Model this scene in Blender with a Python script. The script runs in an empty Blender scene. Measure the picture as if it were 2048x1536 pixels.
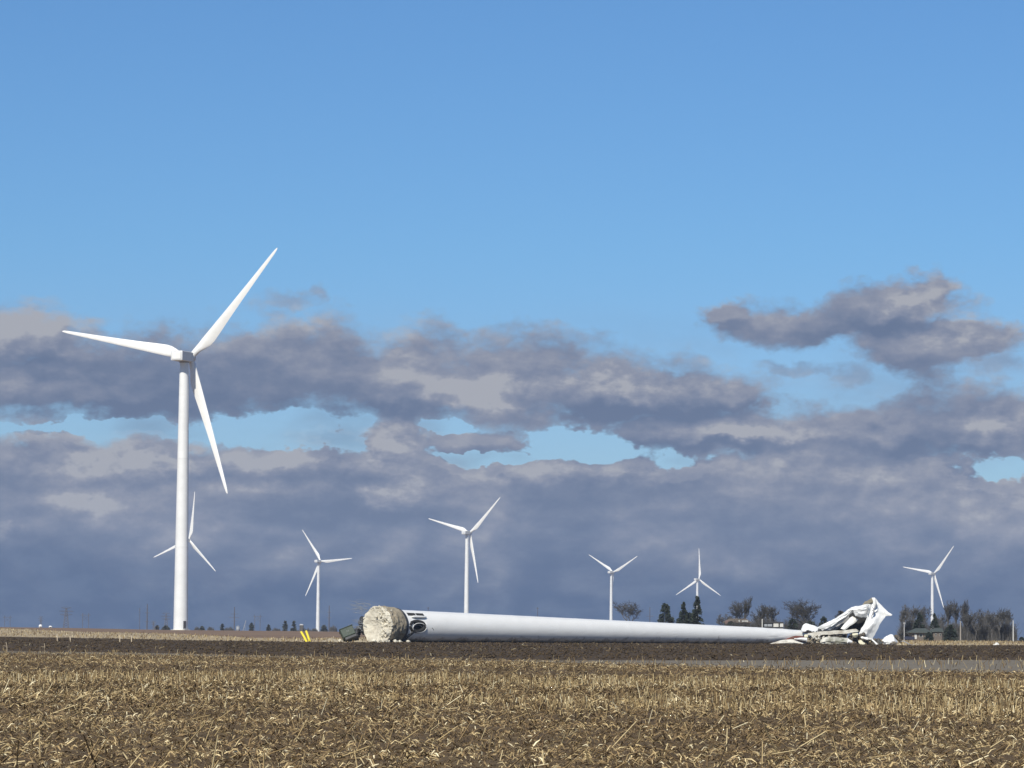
import bpy, math, random
import numpy as np
from mathutils import Vector, Matrix, noise as mnoise
PI = math.pi
random.seed(7)
rng = np.random.default_rng(11)
S = bpy.context.scene
COL = S.collection

# ---------------------------------------------------------------- camera
F = 7000.0                    # focal length in photo pixels (2048 wide)
EYE = 1.6
HC = 1262.0                   # level line at the picture's middle column
PITCH = math.atan((HC - 768) / F)
ROLL = math.radians(0.4)
cam_d = bpy.data.cameras.new("camera")
cam_d.sensor_width = 36.0
cam_d.lens = 36.0 * F / 2048
cam_d.clip_start = 0.5
cam_d.clip_end = 30000
cam = bpy.data.objects.new("camera", cam_d)
COL.objects.link(cam)
CM = Matrix.Translation((0, 0, EYE)) @ Matrix.Rotation(PI / 2 + PITCH, 4, 'X') @ Matrix.Rotation(ROLL, 4, 'Z')
cam.matrix_world = CM
S.camera = cam
CR = CM.to_3x3()

def ray(px, py):
    d = CR @ Vector(((px - 1024) / F, (768 - py) / F, -1))
    return d / d.y

def at(px, py, Y):
    """point that stands Y metres in front of the photographer"""
    return Vector((0, 0, EYE)) + ray(px, py) * Y

# ---------------------------------------------------------------- light
SUN_H = Vector((-0.35, -0.937, 0)).normalized()
SUN_EL = math.radians(40)
sd = SUN_H * math.cos(SUN_EL) + Vector((0, 0, math.sin(SUN_EL)))
sun_d = bpy.data.lights.new("sun", 'SUN')
sun_d.energy = 5.0
sun_d.angle = math.radians(0.5)
sun_d.color = (1.0, 0.94, 0.83)
sun = bpy.data.objects.new("sun", sun_d)
sun.rotation_euler = sd.to_track_quat('Z', 'Y').to_euler()
sun.location = (0, 0, 60)
COL.objects.link(sun)
S.view_settings.view_transform = 'Standard'
S.view_settings.look = 'None'
S.view_settings.exposure = 0.0
S.view_settings.gamma = 1.0

# ---------------------------------------------------------------- sky
W = bpy.data.worlds.new("World")
S.world = W
W.use_nodes = True
wt = W.node_tree
wt.nodes.clear()
WN, WL = wt.nodes, wt.links

def setin(tree, sock, v):
    if isinstance(v, bpy.types.NodeSocket):
        tree.links.new(v, sock)
    else:
        sock.default_value = v

def wm(op, a, b=None, c=None, clamp=False):
    n = WN.new('ShaderNodeMath'); n.operation = op; n.use_clamp = clamp
    setin(wt, n.inputs[0], a)
    if b is not None: setin(wt, n.inputs[1], b)
    if c is not None: setin(wt, n.inputs[2], c)
    return n.outputs[0]

def wv(op, a, b=None):
    n = WN.new('ShaderNodeVectorMath'); n.operation = op
    setin(wt, n.inputs[0], a)
    if b is not None: setin(wt, n.inputs[1], b)
    return n

def wmap(x, a, b, c=0.0, d=1.0, smooth=True):
    n = WN.new('ShaderNodeMapRange')
    n.interpolation_type = 'SMOOTHSTEP' if smooth else 'LINEAR'
    setin(wt, n.inputs[0], x)
    n.inputs[1].default_value = a; n.inputs[2].default_value = b
    n.inputs[3].default_value = c; n.inputs[4].default_value = d
    return n.outputs[0]

def wmix(f, a, b, mode='MIX'):
    n = WN.new('ShaderNodeMix'); n.data_type = 'RGBA'; n.blend_type = mode
    setin(wt, n.inputs[0], f); setin(wt, n.inputs[6], a); setin(wt, n.inputs[7], b)
    return n.outputs[2]

def wnoise(vec, scale, detail=5, rough=0.55, dist=0.0):
    n = WN.new('ShaderNodeTexNoise'); n.noise_dimensions = '2D'
    wt.links.new(vec, n.inputs['Vector'])
    n.inputs['Scale'].default_value = scale
    n.inputs['Detail'].default_value = detail
    n.inputs['Roughness'].default_value = rough
    n.inputs['Distortion'].default_value = dist
    return n

def lin(r, g, b):
    f = lambda c: (c / 255 / 12.92) if c / 255 <= 0.04045 else ((c / 255 + 0.055) / 1.055) ** 2.4
    return (f(r), f(g), f(b), 1.0)

def ael(px, py):
    """photo pixel -> (azimuth, elevation) of that line of sight, in hundreds of pixels"""
    d = ray(px, py)
    return (math.atan2(d.x, d.y) * F / 100, math.asin(d.z / d.length) * F / 100)

tc = WN.new('ShaderNodeTexCoord')
sep = WN.new('ShaderNodeSeparateXYZ')
wt.links.new(tc.outputs['Generated'], sep.inputs[0])
az = wm('MULTIPLY', wm('ARCTAN2', sep.outputs[0], sep.outputs[1]), F / 100)
el = wm('MULTIPLY', wm('ARCSINE', sep.outputs[2]), F / 100)
cmb = WN.new('ShaderNodeCombineXYZ')
wt.links.new(az, cmb.inputs[0]); wt.links.new(el, cmb.inputs[1])
P = cmb.outputs[0]
# warped coordinates give the cloud edges their billows
def blob(px, py, rx, ry, vec):
    c = ael(px, py)
    d = wv('SUBTRACT', vec, (c[0], c[1], 0)).outputs[0]
    s = wv('MULTIPLY', d, (100 / rx, 100 / ry, 0)).outputs[0]
    l = wv('LENGTH', s).outputs['Value']
    return wm('SUBTRACT', 1.0, l)

def smax(lst, k=0.25):
    r = lst[0]
    for x in lst[1:]:
        n = WN.new('ShaderNodeMath'); n.operation = 'SMOOTH_MAX'
        wt.links.new(r, n.inputs[0]); wt.links.new(x, n.inputs[1]); n.inputs[2].default_value = k
        r = n.outputs[0]
    return r

bank = [(20, 685, 190, 72), (40, 770, 150, 62), (190, 765, 260, 85), (380, 755, 240, 92), (600, 742, 230, 106), (820, 762, 260, 104),
        (1020, 765, 250, 98), (1200, 782, 220, 84), (1370, 795, 180, 66), (1490, 800, 85, 34),
        (1470, 632, 70, 26), (1620, 650, 190, 46), (1790, 632, 140, 70), (1850, 590, 62, 48), (1845, 690, 130, 60), (1940, 674, 110, 42),
        (1300, 862, 110, 40), (1450, 868, 250, 60), (1700, 880, 300, 80), (1930, 850, 260, 84),
        (770, 895, 125, 62), (950, 885, 140, 26), (130, 905, 200, 40), (330, 915, 130, 34)]
wisp = [(585, 606, 78, 20), (648, 592, 20, 20), (1700, 752, 70, 26), (1590, 738, 90, 14), (1980, 730, 100, 26)]
gaps = [(190, 852, 180, 13), (330, 862, 40, 16), (560, 856, 150, 27), (590, 884, 110, 18), (900, 858, 60, 11), (985, 913, 125, 12),
        (1130, 884, 80, 32), (1200, 905, 70, 22), (1345, 925, 58, 20), (2000, 938, 85, 25)]
e0 = ael(1024, 893)[1]
BIL = 0.42      # how strongly the billows show

def deck(Q):
    """cloud thickness at a line of sight: broad masses, less the clear gaps, plus billows"""
    st = wv('MULTIPLY', Q, (0.62, 1.0, 1.0)).outputs[0]
    w1 = wnoise(st, 0.75, 4, 0.6)
    wb = wv('MULTIPLY', wv('SUBTRACT', w1.outputs['Color'], (0.5, 0.5, 0.5)).outputs[0], (1.25, 0.5, 0.0)).outputs[0]
    w2 = wnoise(st, 2.6, 3, 0.6)
    wc = wv('MULTIPLY', wv('SUBTRACT', w2.outputs['Color'], (0.5, 0.5, 0.5)).outputs[0], (0.8, 0.42, 0.0)).outputs[0]
    PW = wv('ADD', wv('ADD', Q, wb).outputs[0], wc).outputs[0]
    sepw = WN.new('ShaderNodeSeparateXYZ'); wt.links.new(PW, sepw.inputs[0])
    cover = smax([blob(*b, PW) for b in bank], 0.2)
    low = wmap(sepw.outputs[1], e0 + 0.5, e0 - 0.5, -1.0, 1.0, False)
    cover = smax([cover, low], 0.15)
    gap = smax([blob(*g, PW) for g in gaps], 0.3)
    fine = wnoise(st, 1.9, 5, 0.6)
    fn = wm('MULTIPLY', wm('SUBTRACT', fine.outputs['Fac'], 0.5), 0.8)
    vo = WN.new('ShaderNodeTexVoronoi'); vo.voronoi_dimensions = '2D'; vo.feature = 'SMOOTH_F1'; vo.inputs['Smoothness'].default_value = 0.3
    vo.inputs['Scale'].default_value = 1.15; vo.inputs['Detail'].default_value = 1.0; vo.inputs['Roughness'].default_value = 0.5
    wt.links.new(wv('MULTIPLY', PW, (0.6, 1.15, 1.0)).outputs[0], vo.inputs['Vector'])
    puff = wm('MULTIPLY', wm('SUBTRACT', 0.52, vo.outputs['Distance']), BIL)
    bumps = wm('ADD', fn, puff)
    dens = wm('ADD', wm('ADD', cover, bumps), 0.13)
    g = wm('MULTIPLY', wmap(wm('SUBTRACT', gap, wm('MULTIPLY', bumps, 0.9)), -0.35, 0.8), 1.9)
    return wm('SUBTRACT', dens, g), fn, fine, PW

dens, fn, fine, PW = deck(P)
above = wv('ADD', P, (-0.10, 0.20, 0.0)).outputs[0]       # towards the sun side and up
dens_up = deck(above)[0]
lit = wm('SUBTRACT', dens, dens_up)
alpha = wmap(dens, -0.24, 0.46)
wsp = wm('ADD', smax([blob(*b, PW) for b in wisp], 0.2), wm('MULTIPLY', fn, 1.3))
alpha_w = wm('MULTIPLY', wmap(wsp, -0.3, 0.9), 0.62)
alpha = wm('MAXIMUM', alpha, alpha_w)
veil_n = wnoise(wv('MULTIPLY', P, (0.35, 1.0, 1.0)).outputs[0], 0.9, 4, 0.5)
veil = wm('MULTIPLY', wmap(veil_n.outputs['Fac'], 0.42, 0.75), wmap(el, e0 + 3.2, e0 + 0.3))
alpha = wm('MAXIMUM', alpha, wm('MULTIPLY', veil, 0.45))

# colour of the deck: grey lavender, slate blue low down, sunlit puffs
big = wnoise(wv('MULTIPLY', P, (0.45, 1.0, 1.0)).outputs[0], 0.55, 6, 0.58)
mid = wnoise(wv('MULTIPLY', P, (0.7, 1.25, 1.0)).outputs[0], 1.5, 6, 0.6)
lights = smax([blob(*b, PW) for b in [(1270, 770, 230, 50), (960, 790, 170, 40), (775, 890, 95, 50), (780, 985, 90, 34), (170, 1012, 105, 34),
               (8, 1062, 30, 14), (270, 925, 190, 44), (60, 650, 150, 36), (1850, 610, 90, 44), (1500, 870, 180, 20),
               (1150, 945, 220, 26), (1980, 850, 100, 40), (520, 930, 200, 26)]], 0.15)
darks = smax([blob(*b, PW) for b in [(250, 822, 330, 22), (760, 826, 380, 24), (1280, 822, 240, 22), (150, 735, 260, 36), (1500, 892, 260, 16),
               (1780, 655, 200, 20), (560, 950, 260, 26), (640, 1030, 300, 40), (1850, 900, 200, 18)]], 0.15)
lt = wm('MULTIPLY', wmap(lights, -0.35, 1.0), wmap(mid.outputs['Fac'], 0.25, 0.75, 0.45, 1.0))
dk = wmap(darks, -0.2, 0.8)
tone = wm('ADD', wm('MULTIPLY', wm('SUBTRACT', big.outputs['Fac'], 0.5), 1.35), wm('MULTIPLY', wm('SUBTRACT', mid.outputs['Fac'], 0.5), 0.7))
tone = wm('ADD', tone, wm('MULTIPLY', wm('SUBTRACT', fine.outputs['Fac'], 0.5), 0.3))
tone = wm('ADD', tone, 0.47)
# thin edges let more light through
tone = wm('ADD', tone, wm('MULTIPLY', wmap(dens, 0.7, 0.1), 0.12))
tone = wm('ADD', tone, wm('MULTIPLY', lt, 0.68))
tone = wm('SUBTRACT', tone, wm('MULTIPLY', dk, 0.38))
tone = wm('ADD', tone, wm('MULTIPLY', wm('MAXIMUM', wm('MINIMUM', lit, 0.4), -0.35), 0.58))
ramp = WN.new('ShaderNodeValToRGB')
cr = ramp.color_ramp
cr.elements[0].position = 0.0; cr.elements[0].color = lin(98, 115, 145)
cr.elements[1].position = 1.0; cr.elements[1].color = lin(168, 171, 180)
for p, c in ((0.3, (111, 125, 152)), (0.55, (126, 136, 159)), (0.8, (145, 151, 168))):
    e = cr.elements.new(p); e.color = lin(*c)
wt.links.new(tone, ramp.inputs[0])
elow = wm('ADD', el, wm('MULTIPLY', wm('SUBTRACT', big.outputs['Fac'], 0.5), 1.6))
slate_f = wmap(elow, 2.4, 0.5)
slate = wmix(wmap(mid.outputs['Fac'], 0.35, 0.7), lin(58, 86, 126), lin(76, 100, 136))
cloud_col = wmix(wm('MULTIPLY', slate_f, 0.9), ramp.outputs[0], slate)

sky = WN.new('ShaderNodeTexSky')
sky.sky_type = 'NISHITA'
sky.sun_disc = False
sky.sun_elevation = SUN_EL
sky.sun_rotation = math.atan2(SUN_H.x, SUN_H.y)
sky.altitude = 300
sky.air_density = 1.0
sky.dust_density = 0.3
sky.ozone_density = 3.0
SKY_STRENGTH = 0.1
tint = WN.new('ShaderNodeMix'); tint.data_type = 'RGBA'; tint.blend_type = 'MULTIPLY'
tint.inputs[0].default_value = 1.0
wt.links.new(sky.outputs[0], tint.inputs[6])
wt.links.new(wmix(wmap(el, 4.5, 8.0), (0.475, 0.665, 0.935, 1), (0.445, 0.70, 0.955, 1)), tint.inputs[7])
cl = wmix(1.0, cloud_col, (1 / SKY_STRENGTH, 1 / SKY_STRENGTH, 1 / SKY_STRENGTH, 1), 'MULTIPLY')
final = wmix(alpha, tint.outputs[2], cl)
bg = WN.new('ShaderNodeBackground'); bg.inputs[1].default_value = SKY_STRENGTH
wt.links.new(final, bg.inputs[0])
wo = WN.new('ShaderNodeOutputWorld'); wt.links.new(bg.outputs[0], wo.inputs[0])

# ================================================================ helpers
def tag(o, label=None, cat=None, group=None, kind=None):
    if label: o["label"] = label
    if cat: o["category"] = cat
    if group: o["group"] = group
    if kind: o["kind"] = kind
    return o

def mesh(name, verts, faces, mat, parent=None, origin=(0, 0, 0), smooth=False, loc=None):
    """verts in world space; stored relative to origin (the parent's place)"""
    origin = Vector(origin)
    me = bpy.data.meshes.new(name)
    me.from_pydata([tuple(Vector(v) - origin) for v in verts], [], faces)
    if smooth:
        me.polygons.foreach_set('use_smooth', [True] * len(me.polygons))
    me.update()
    o = bpy.data.objects.new(name, me)
    COL.objects.link(o)
    for m in (mat if isinstance(mat, (list, tuple)) else [mat]):
        me.materials.append(m)
    if parent:
        o.parent = parent
    elif loc is None and origin.length:
        o.location = origin
    return o

def thing(name, label, cat, loc, group=None, rotz=0.0):
    o = bpy.data.objects.new(name, None)
    o.empty_display_size = 0.5
    COL.objects.link(o)
    o.location = loc
    o.rotation_euler = (0, 0, rotz)
    return tag(o, label, cat, group)

def lone(name, verts, faces, mat, label, cat, group=None, smooth=False):
    """a thing that is one mesh; origin at its base"""
    vs = [Vector(v) for v in verts]
    c = Vector((sum(v.x for v in vs) / len(vs), sum(v.y for v in vs) / len(vs), min(v.z for v in vs)))
    return tag(mesh(name, vs, faces, mat, None, c, smooth), label, cat, group)

class MB:
    def __init__(s): s.v = []; s.f = []
    def add(s, vs, fs):
        n = len(s.v); s.v += [Vector(v) for v in vs]; s.f += [tuple(i + n for i in f) for f in fs]
    def box(s, c, size, M=None, bevel=0.0):
        hx, hy, hz = size[0] / 2, size[1] / 2, size[2] / 2
        M = M or Matrix.Identity(3)
        c = Vector(c)
        if bevel <= 0:
            pts = [(x, y, z) for z in (-hz, hz) for x, y in ((-hx, -hy), (hx, -hy), (hx, hy), (-hx, hy))]
            s.add([c + M @ Vector(p) for p in pts], [(3, 2, 1, 0), (4, 5, 6, 7), (0, 1, 5, 4), (1, 2, 6, 5), (2, 3, 7, 6), (3, 0, 4, 7)])
        else:
            b = bevel
            rings = []
            for z, i in ((-hz, b), (-hz + b, 0), (hz - b, 0), (hz, b)):
                X, Y = hx - i, hy - i
                rings.append([(-X, -Y + (b - i), z), (-X + (b - i), -Y, z), (X - (b - i), -Y, z), (X, -Y + (b - i), z),
                              (X, Y - (b - i), z), (X - (b - i), Y, z), (-X + (b - i), Y, z), (-X, Y - (b - i), z)])
            s.rings([[c + M @ Vector(p) for p in r] for r in rings])
    def rings(s, rings, caps=True, closed=True):
        n = len(rings[0]); base = len(s.v)
        for r in rings: s.v += [Vector(p) for p in r]
        for i in range(len(rings) - 1):
            for j in range(n if closed else n - 1):
                a = base + i * n + j; b = base + i * n + (j + 1) % n
                s.f.append((a, b, b + n, a + n))
        if caps:
            s.f.append(tuple(base + j for j in reversed(range(n))))
            s.f.append(tuple(base + (len(rings) - 1) * n + j for j in range(n)))
    def tube(s, pts, rad, n=6, caps=True):
        pts = [Vector(p) for p in pts]
        if not isinstance(rad, (list, tuple)): rad = [rad] * len(pts)
        rs = []
        for i, p in enumerate(pts):
            d = (pts[min(i + 1, len(pts) - 1)] - pts[max(i - 1, 0)]).normalized()
            a = d.cross(Vector((0, 0, 1)))
            if a.length < 0.05: a = d.cross(Vector((1, 0, 0)))
            a.normalize(); b = d.cross(a)
            rs.append([p + (a * math.cos(t * 2 * PI / n) + b * math.sin(t * 2 * PI / n)) * rad[i] for t in range(n)])
        s.rings(rs, caps)
    def build(s, name, mat, parent=None, origin=(0, 0, 0), smooth=False):
        return mesh(name, s.v, s.f, mat, parent, origin, smooth)

def autosmooth(o, deg=35):
    me = o.data
    me.polygons.foreach_set('use_smooth', [True] * len(me.polygons))
    try: me.set_sharp_from_angle(angle=math.radians(deg))
    except Exception: pass

def material(name, col, rough=0.7, col2=None, scale=1.0, detail=4, bump=0.0, bscale=None, metallic=0.0, spec=0.5, stretch=(1, 1, 1),
             lo=0.35, hi=0.65, attr=None, world=True):
    m = bpy.data.materials.new(name); m.use_nodes = True
    t = m.node_tree; N = t.nodes; L = t.links
    b = N['Principled BSDF']
    b.inputs['Roughness'].default_value = rough
    b.inputs['Metallic'].default_value = metallic
    b.inputs['Specular IOR Level'].default_value = spec
    b.inputs['Base Color'].default_value = (*col, 1)
    g = N.new('ShaderNodeNewGeometry') if world else N.new('ShaderNodeTexCoord')
    mp = N.new('ShaderNodeMapping'); mp.inputs['Scale'].default_value = stretch
    L.new(g.outputs['Position' if world else 'Object'], mp.inputs[0])
    csock = None
    if col2:
        n = N.new('ShaderNodeTexNoise'); n.inputs['Scale'].default_value = scale; n.inputs['Detail'].default_value = detail
        n.inputs['Roughness'].default_value = 0.6
        L.new(mp.outputs[0], n.inputs['Vector'])
        r = N.new('ShaderNodeMapRange'); r.inputs[1].default_value = lo; r.inputs[2].default_value = hi
        L.new(n.outputs['Fac'], r.inputs[0])
        x = N.new('ShaderNodeMix'); x.data_type = 'RGBA'
        x.inputs[6].default_value = (*col, 1); x.inputs[7].default_value = (*col2, 1)
        L.new(r.outputs[0], x.inputs[0]); csock = x.outputs[2]
        L.new(csock, b.inputs['Base Color'])
    if attr:
        a = N.new('ShaderNodeAttribute'); a.attribute_name = attr
        L.new(a.outputs['Color'], b.inputs['Base Color'])
    if bump:
        n2 = N.new('ShaderNodeTexNoise'); n2.inputs['Scale'].default_value = bscale or scale * 3; n2.inputs['Detail'].default_value = 6
        L.new(mp.outputs[0], n2.inputs['Vector'])
        bp = N.new('ShaderNodeBump'); bp.inputs['Strength'].default_value = 1.0; bp.inputs['Distance'].default_value = bump
        L.new(n2.outputs['Fac'], bp.inputs['Height']); L.new(bp.outputs[0], b.inputs['Normal'])
    return m

M_white = material('white_paint', (0.80, 0.80, 0.77), 0.42, (0.72, 0.72, 0.68), 0.5, stretch=(1, 1, 0.12), bump=0.01, bscale=0.7)
M_tower = material('tower_paint', (0.78, 0.79, 0.77), 0.38, (0.70, 0.71, 0.69), 0.25, bump=0.03, bscale=0.5)
M_blade = material('blade_paint', (0.82, 0.82, 0.79), 0.35, (0.76, 0.76, 0.72), 0.3)
M_nac = material('nacelle_paint', (0.66, 0.67, 0.66), 0.5, (0.58, 0.59, 0.58), 0.8)
M_dark = material('dark_steel', (0.03, 0.033, 0.038), 0.6, (0.06, 0.06, 0.06), 2.0)
M_grey = material('grey_steel', (0.25, 0.26, 0.27), 0.5, (0.34, 0.34, 0.34), 2.0)
M_conc = material('torn_concrete', (0.68, 0.64, 0.52), 0.9, (0.50, 0.46, 0.37), 1.0, 6, bump=0.12, bscale=3.5)
M_conc2 = material('foundation_side', (0.36, 0.31, 0.22), 0.95, (0.25, 0.21, 0.145), 2.2, 6, bump=0.1, bscale=4)
M_yellow = material('yellow_paint', (0.85, 0.72, 0.04), 0.45, (0.78, 0.64, 0.04), 3.0)
M_green = material('green_enamel', (0.026, 0.043, 0.028), 0.6, (0.036, 0.055, 0.037), 1.5)
M_cream = material('cream_foam', (0.75, 0.72, 0.52), 0.85, (0.62, 0.58, 0.42), 4.0, bump=0.04)
M_dirtywhite = material('scuffed_white', (0.78, 0.78, 0.74), 0.55, (0.52, 0.49, 0.42), 1.2, 6, lo=0.48, hi=0.8, bump=0.06, bscale=1.4)
M_fibre = material('dirty_fibreglass', (0.68, 0.66, 0.58), 0.7, (0.36, 0.32, 0.25), 1.0, 7, lo=0.42, hi=0.7, bump=0.05, bscale=3)
M_primer = material('interior_primer', (0.10, 0.105, 0.10), 0.7, (0.05, 0.05, 0.05), 0.8)
M_rust = material('rusty_primer', (0.16, 0.045, 0.03), 0.8, (0.10, 0.05, 0.035), 2.0)
M_scrap = material('dark_scrap', (0.035, 0.03, 0.028), 0.85, (0.14, 0.12, 0.09), 2.5, 6)
M_flatblack = material('flat_black', (0.012, 0.013, 0.014), .9, (0.03, 0.03, 0.03), 2.0)  # even near-black for the doorway rim, recess and vents
M_wood = material('weathered_wood', (0.13, 0.11, 0.09), 0.9, (0.19, 0.17, 0.14), 3.0)
M_paleWood = material('pale_lath', (0.55, 0.47, 0.34), 0.85, (0.42, 0.34, 0.24), 4.0)
M_galv = material('galvanised_steel', (0.22, 0.24, 0.26), 0.5, (0.3, 0.32, 0.34), 3.0)
M_bark = material('grey_bark', (0.065, 0.061, 0.056), 0.95, (0.11, 0.104, 0.096), 2.0, bump=0.03)
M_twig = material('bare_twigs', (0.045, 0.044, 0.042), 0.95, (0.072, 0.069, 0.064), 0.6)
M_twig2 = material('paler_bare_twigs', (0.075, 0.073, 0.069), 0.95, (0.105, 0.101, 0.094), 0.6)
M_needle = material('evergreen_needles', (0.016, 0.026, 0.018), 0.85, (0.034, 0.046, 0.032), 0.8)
M_roof = material('green_grey_shingles', (0.05, 0.062, 0.054), 0.85, (0.07, 0.082, 0.07), 2.0)
M_roof2 = material('tan_shingles', (0.12, 0.10, 0.08), 0.85, (0.16, 0.13, 0.10), 2.0)
M_roofdark = material('black_roofing', (0.03, 0.03, 0.032), 0.8, (0.045, 0.045, 0.045), 2.0)
M_siding = material('pale_siding', (0.55, 0.545, 0.51), 0.7, (0.48, 0.475, 0.44), 2.0)
M_brick = material('tan_brick', (0.15, 0.125, 0.105), 0.9, (0.11, 0.092, 0.078), 4.0)
M_pink = material('pinkish_siding', (0.20, 0.13, 0.11), 0.8, (0.17, 0.11, 0.10), 2.0)
M_glass = material('window_glass', (0.03, 0.035, 0.04), 0.1)
M_door = material('door_paint', (0.07, 0.07, 0.075), 0.6)

# ================================================================ ground
def interp(x, xs, ys): return float(np.interp(x, xs, ys))
DCX = [-2500, -1024, -854, -684, -424, 0, 400, 876, 1024, 2500]
DCY = [-1.5, -0.8, 0.3, 2.7, 3.2, 6.0, 10.0, 12.3, 12.3, 12.3]
CREST = 1000.0

def gz(x, y):
    if y < 430: return 0.0
    u = x / y * F
    dc = interp(u, DCX, DCY)
    if y <= CREST:
        t = (y - 430) / (CREST - 430); s = t * t * (3 - 2 * t)
        return (EYE - dc * CREST / F) * s
    t = min(1, (y - CREST) / 400); s = t * t * (3 - 2 * t)
    return EYE - (dc + 3.0 * s) * y / F

def ground_hit(px, py):
    r = ray(px, py)
    y = 30.0
    while y < 1400:
        if EYE + r.z * y <= gz(r.x * y, y): return y
        y += 0.5
    return None

def on_ground(px, Y, dz=0.0):
    """ground point in the column of photo pixel px at distance Y"""
    r = ray(px, HC + (px - 1024) * math.tan(ROLL))
    x = r.x * Y
    return Vector((x, Y, gz(x, Y) + dz))

def boundary(pts, clampY=None):
    us, ys = [], []
    for px, py in pts:
        y = ground_hit(px, py)
        if y is None: y = clampY or CREST
        if clampY: y = min(y, clampY)
        us.append(ray(px, py).x * F); ys.append(y)
    return us, ys

B_near = boundary([(0, 1307), (340, 1311), (700, 1317.6), (1050, 1323), (1400, 1334), (1700, 1342), (2048, 1347)])
B_road = boundary([(0, 1302), (340, 1306.5), (700, 1316), (1050, 1320.8), (1400, 1321), (2048, 1320)])
B_till = boundary([(0, 1273), (170, 1276), (340, 1280), (600, 1284), (700, 1285), (800, 1281), (1000, 1280), (1500, 1284), (1740, 1287), (1800, 1291), (1900, 1291), (2048, 1291)])
B_tan = boundary([(0, 1257), (120, 1262), (170, 1264), (340, 1267.5), (500, 1275.5), (600, 1277), (690, 1276), (1000, 1270)], 985)
B_tan[0].extend([400, 1024]); B_tan[1].extend([985, 985])

def bfun(B):
    return lambda u: interp(u * F, B[0], B[1])
f0, f1, f2, f3 = map(bfun, (B_near, B_road, B_till, B_tan))
def ragged(f, amp, sc): return lambda u: f(u) * (1 + amp * mnoise.fractal(Vector((u * sc, amp * 50, 3)), .8, 2, 4))
fn_near = ragged(f0, .010, 60); fn_road = ragged(f1, .008, 45); fn_till = ragged(f2, .012, 50); fn_tan = ragged(f3, .010, 30)

us = np.concatenate([-np.geomspace(2.6, 0.23, 14), np.linspace(-0.215, 0.215, 190), np.geomspace(0.23, 2.6, 14)])

def strip(name, ylo, yhi, rows, mat, geo=False, bumpz=0.0, bs=0.3):
    vs, fs = [], []
    nu = len(us)
    for i in range(rows + 1):
        t = i / rows
        for u in us:
            a, b = ylo(u), yhi(u)
            y = a * (b / a) ** t if geo else a + (b - a) * t
            x = u * y
            z = gz(x, y)
            if bumpz and 0 < i < rows:
                z += bumpz * mnoise.fractal(Vector((x * bs, y * bs, 0)), 0.6, 2.0, 4)
            vs.append((x, y, z))
    for i in range(rows):
        for j in range(nu - 1):
            a = i * nu + j
            fs.append((a, a + 1, a + 1 + nu, a + nu))
    o = mesh(name, vs, fs, mat, smooth=True)
    return tag(o, kind='structure')

def soil_mat(name, c1, c2, c3, s1, s2, stretch=(1, 1, 1), bump=0.05, bs=4.0):
    m = material(name, c1, 0.95, c2, s1, 6, bump=bump, bscale=bs, stretch=stretch, spec=0.15)
    t = m.node_tree; N = t.nodes; L = t.links
    b = N['Principled BSDF']
    src = b.inputs['Base Color'].links[0].from_socket
    n = N.new('ShaderNodeTexNoise'); n.inputs['Scale'].default_value = s2; n.inputs['Detail'].default_value = 8; n.inputs['Roughness'].default_value = 0.75
    mp = N.new('ShaderNodeMapping'); mp.inputs['Scale'].default_value = (1, 0.35, 1)
    g = N.new('ShaderNodeNewGeometry'); L.new(g.outputs['Position'], mp.inputs[0]); L.new(mp.outputs[0], n.inputs['Vector'])
    r = N.new('ShaderNodeMapRange'); r.inputs[1].default_value = 0.48; r.inputs[2].default_value = 0.7
    L.new(n.outputs['Fac'], r.inputs[0])
    x = N.new('ShaderNodeMix'); x.data_type = 'RGBA'
    L.new(r.outputs[0], x.inputs[0]); L.new(src, x.inputs[6]); x.inputs[7].default_value = (*c3, 1)
    L.new(x.outputs[2], b.inputs['Base Color'])
    return m

M_soil = soil_mat('stubble_soil', (0.082, 0.053, 0.026), (0.118, 0.080, 0.040), (0.185, 0.135, 0.068), 0.5, 7.0)
M_gravel = soil_mat('gravel_surface', (0.135, 0.116, 0.086), (0.19, 0.165, 0.125), (0.30, 0.265, 0.205), 0.9, 5.0, stretch=(.15, 1, 1), bump=0.03)
M_till = soil_mat('tilled_soil', (0.054, 0.038, 0.023), (0.078, 0.056, 0.034), (0.11, 0.08, 0.048), 0.12, 1.6, stretch=(0.5, 1.6, 1), bump=0.10, bs=2.0)
M_drygrass = soil_mat('dry_grass', (0.40, 0.32, 0.20), (0.30, 0.235, 0.145), (0.48, 0.40, 0.27), 0.06, 1.0, stretch=(0.5, 1, 1), bump=0.1, bs=1.5)
M_brown = soil_mat('brown_field_soil', (0.17, 0.115, 0.078), (0.21, 0.145, 0.095), (0.27, 0.19, 0.13), 0.03, 0.8, stretch=(0.4, 1, 1), bump=0.1, bs=1.0)

strip('stubble_field', lambda u: 3.0, fn_near, 170, M_soil, True, 0.05, 0.9)
strip('gravel_road', fn_near, fn_road, 6, M_gravel)
strip('tilled_field', fn_road, fn_till, 60, M_till, False, 0.10, 0.35)
strip('dry_grass_strip', fn_till, fn_tan, 40, M_drygrass, False, 0.12, 0.2)
strip('far_field', fn_tan, lambda u: 5700.0, 60, M_brown, True)
back = mesh('ground', [(-420, -400, 0), (420, -400, 0), (420, 3, 0), (7.8, 3, 0), (-7.8, 3, 0), (-420, 3, 0)], [(0, 1, 2, 3, 4, 5)], M_soil)
tag(back, kind='structure')
wide = mesh("plain", [(-3400, -590, -13.5), (3400, -590, -13.5), (3400, 5790, -13.5), (-3400, 5790, -13.5)], [(0, 1, 2, 3)], M_brown)
tag(wide, kind='structure')

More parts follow.
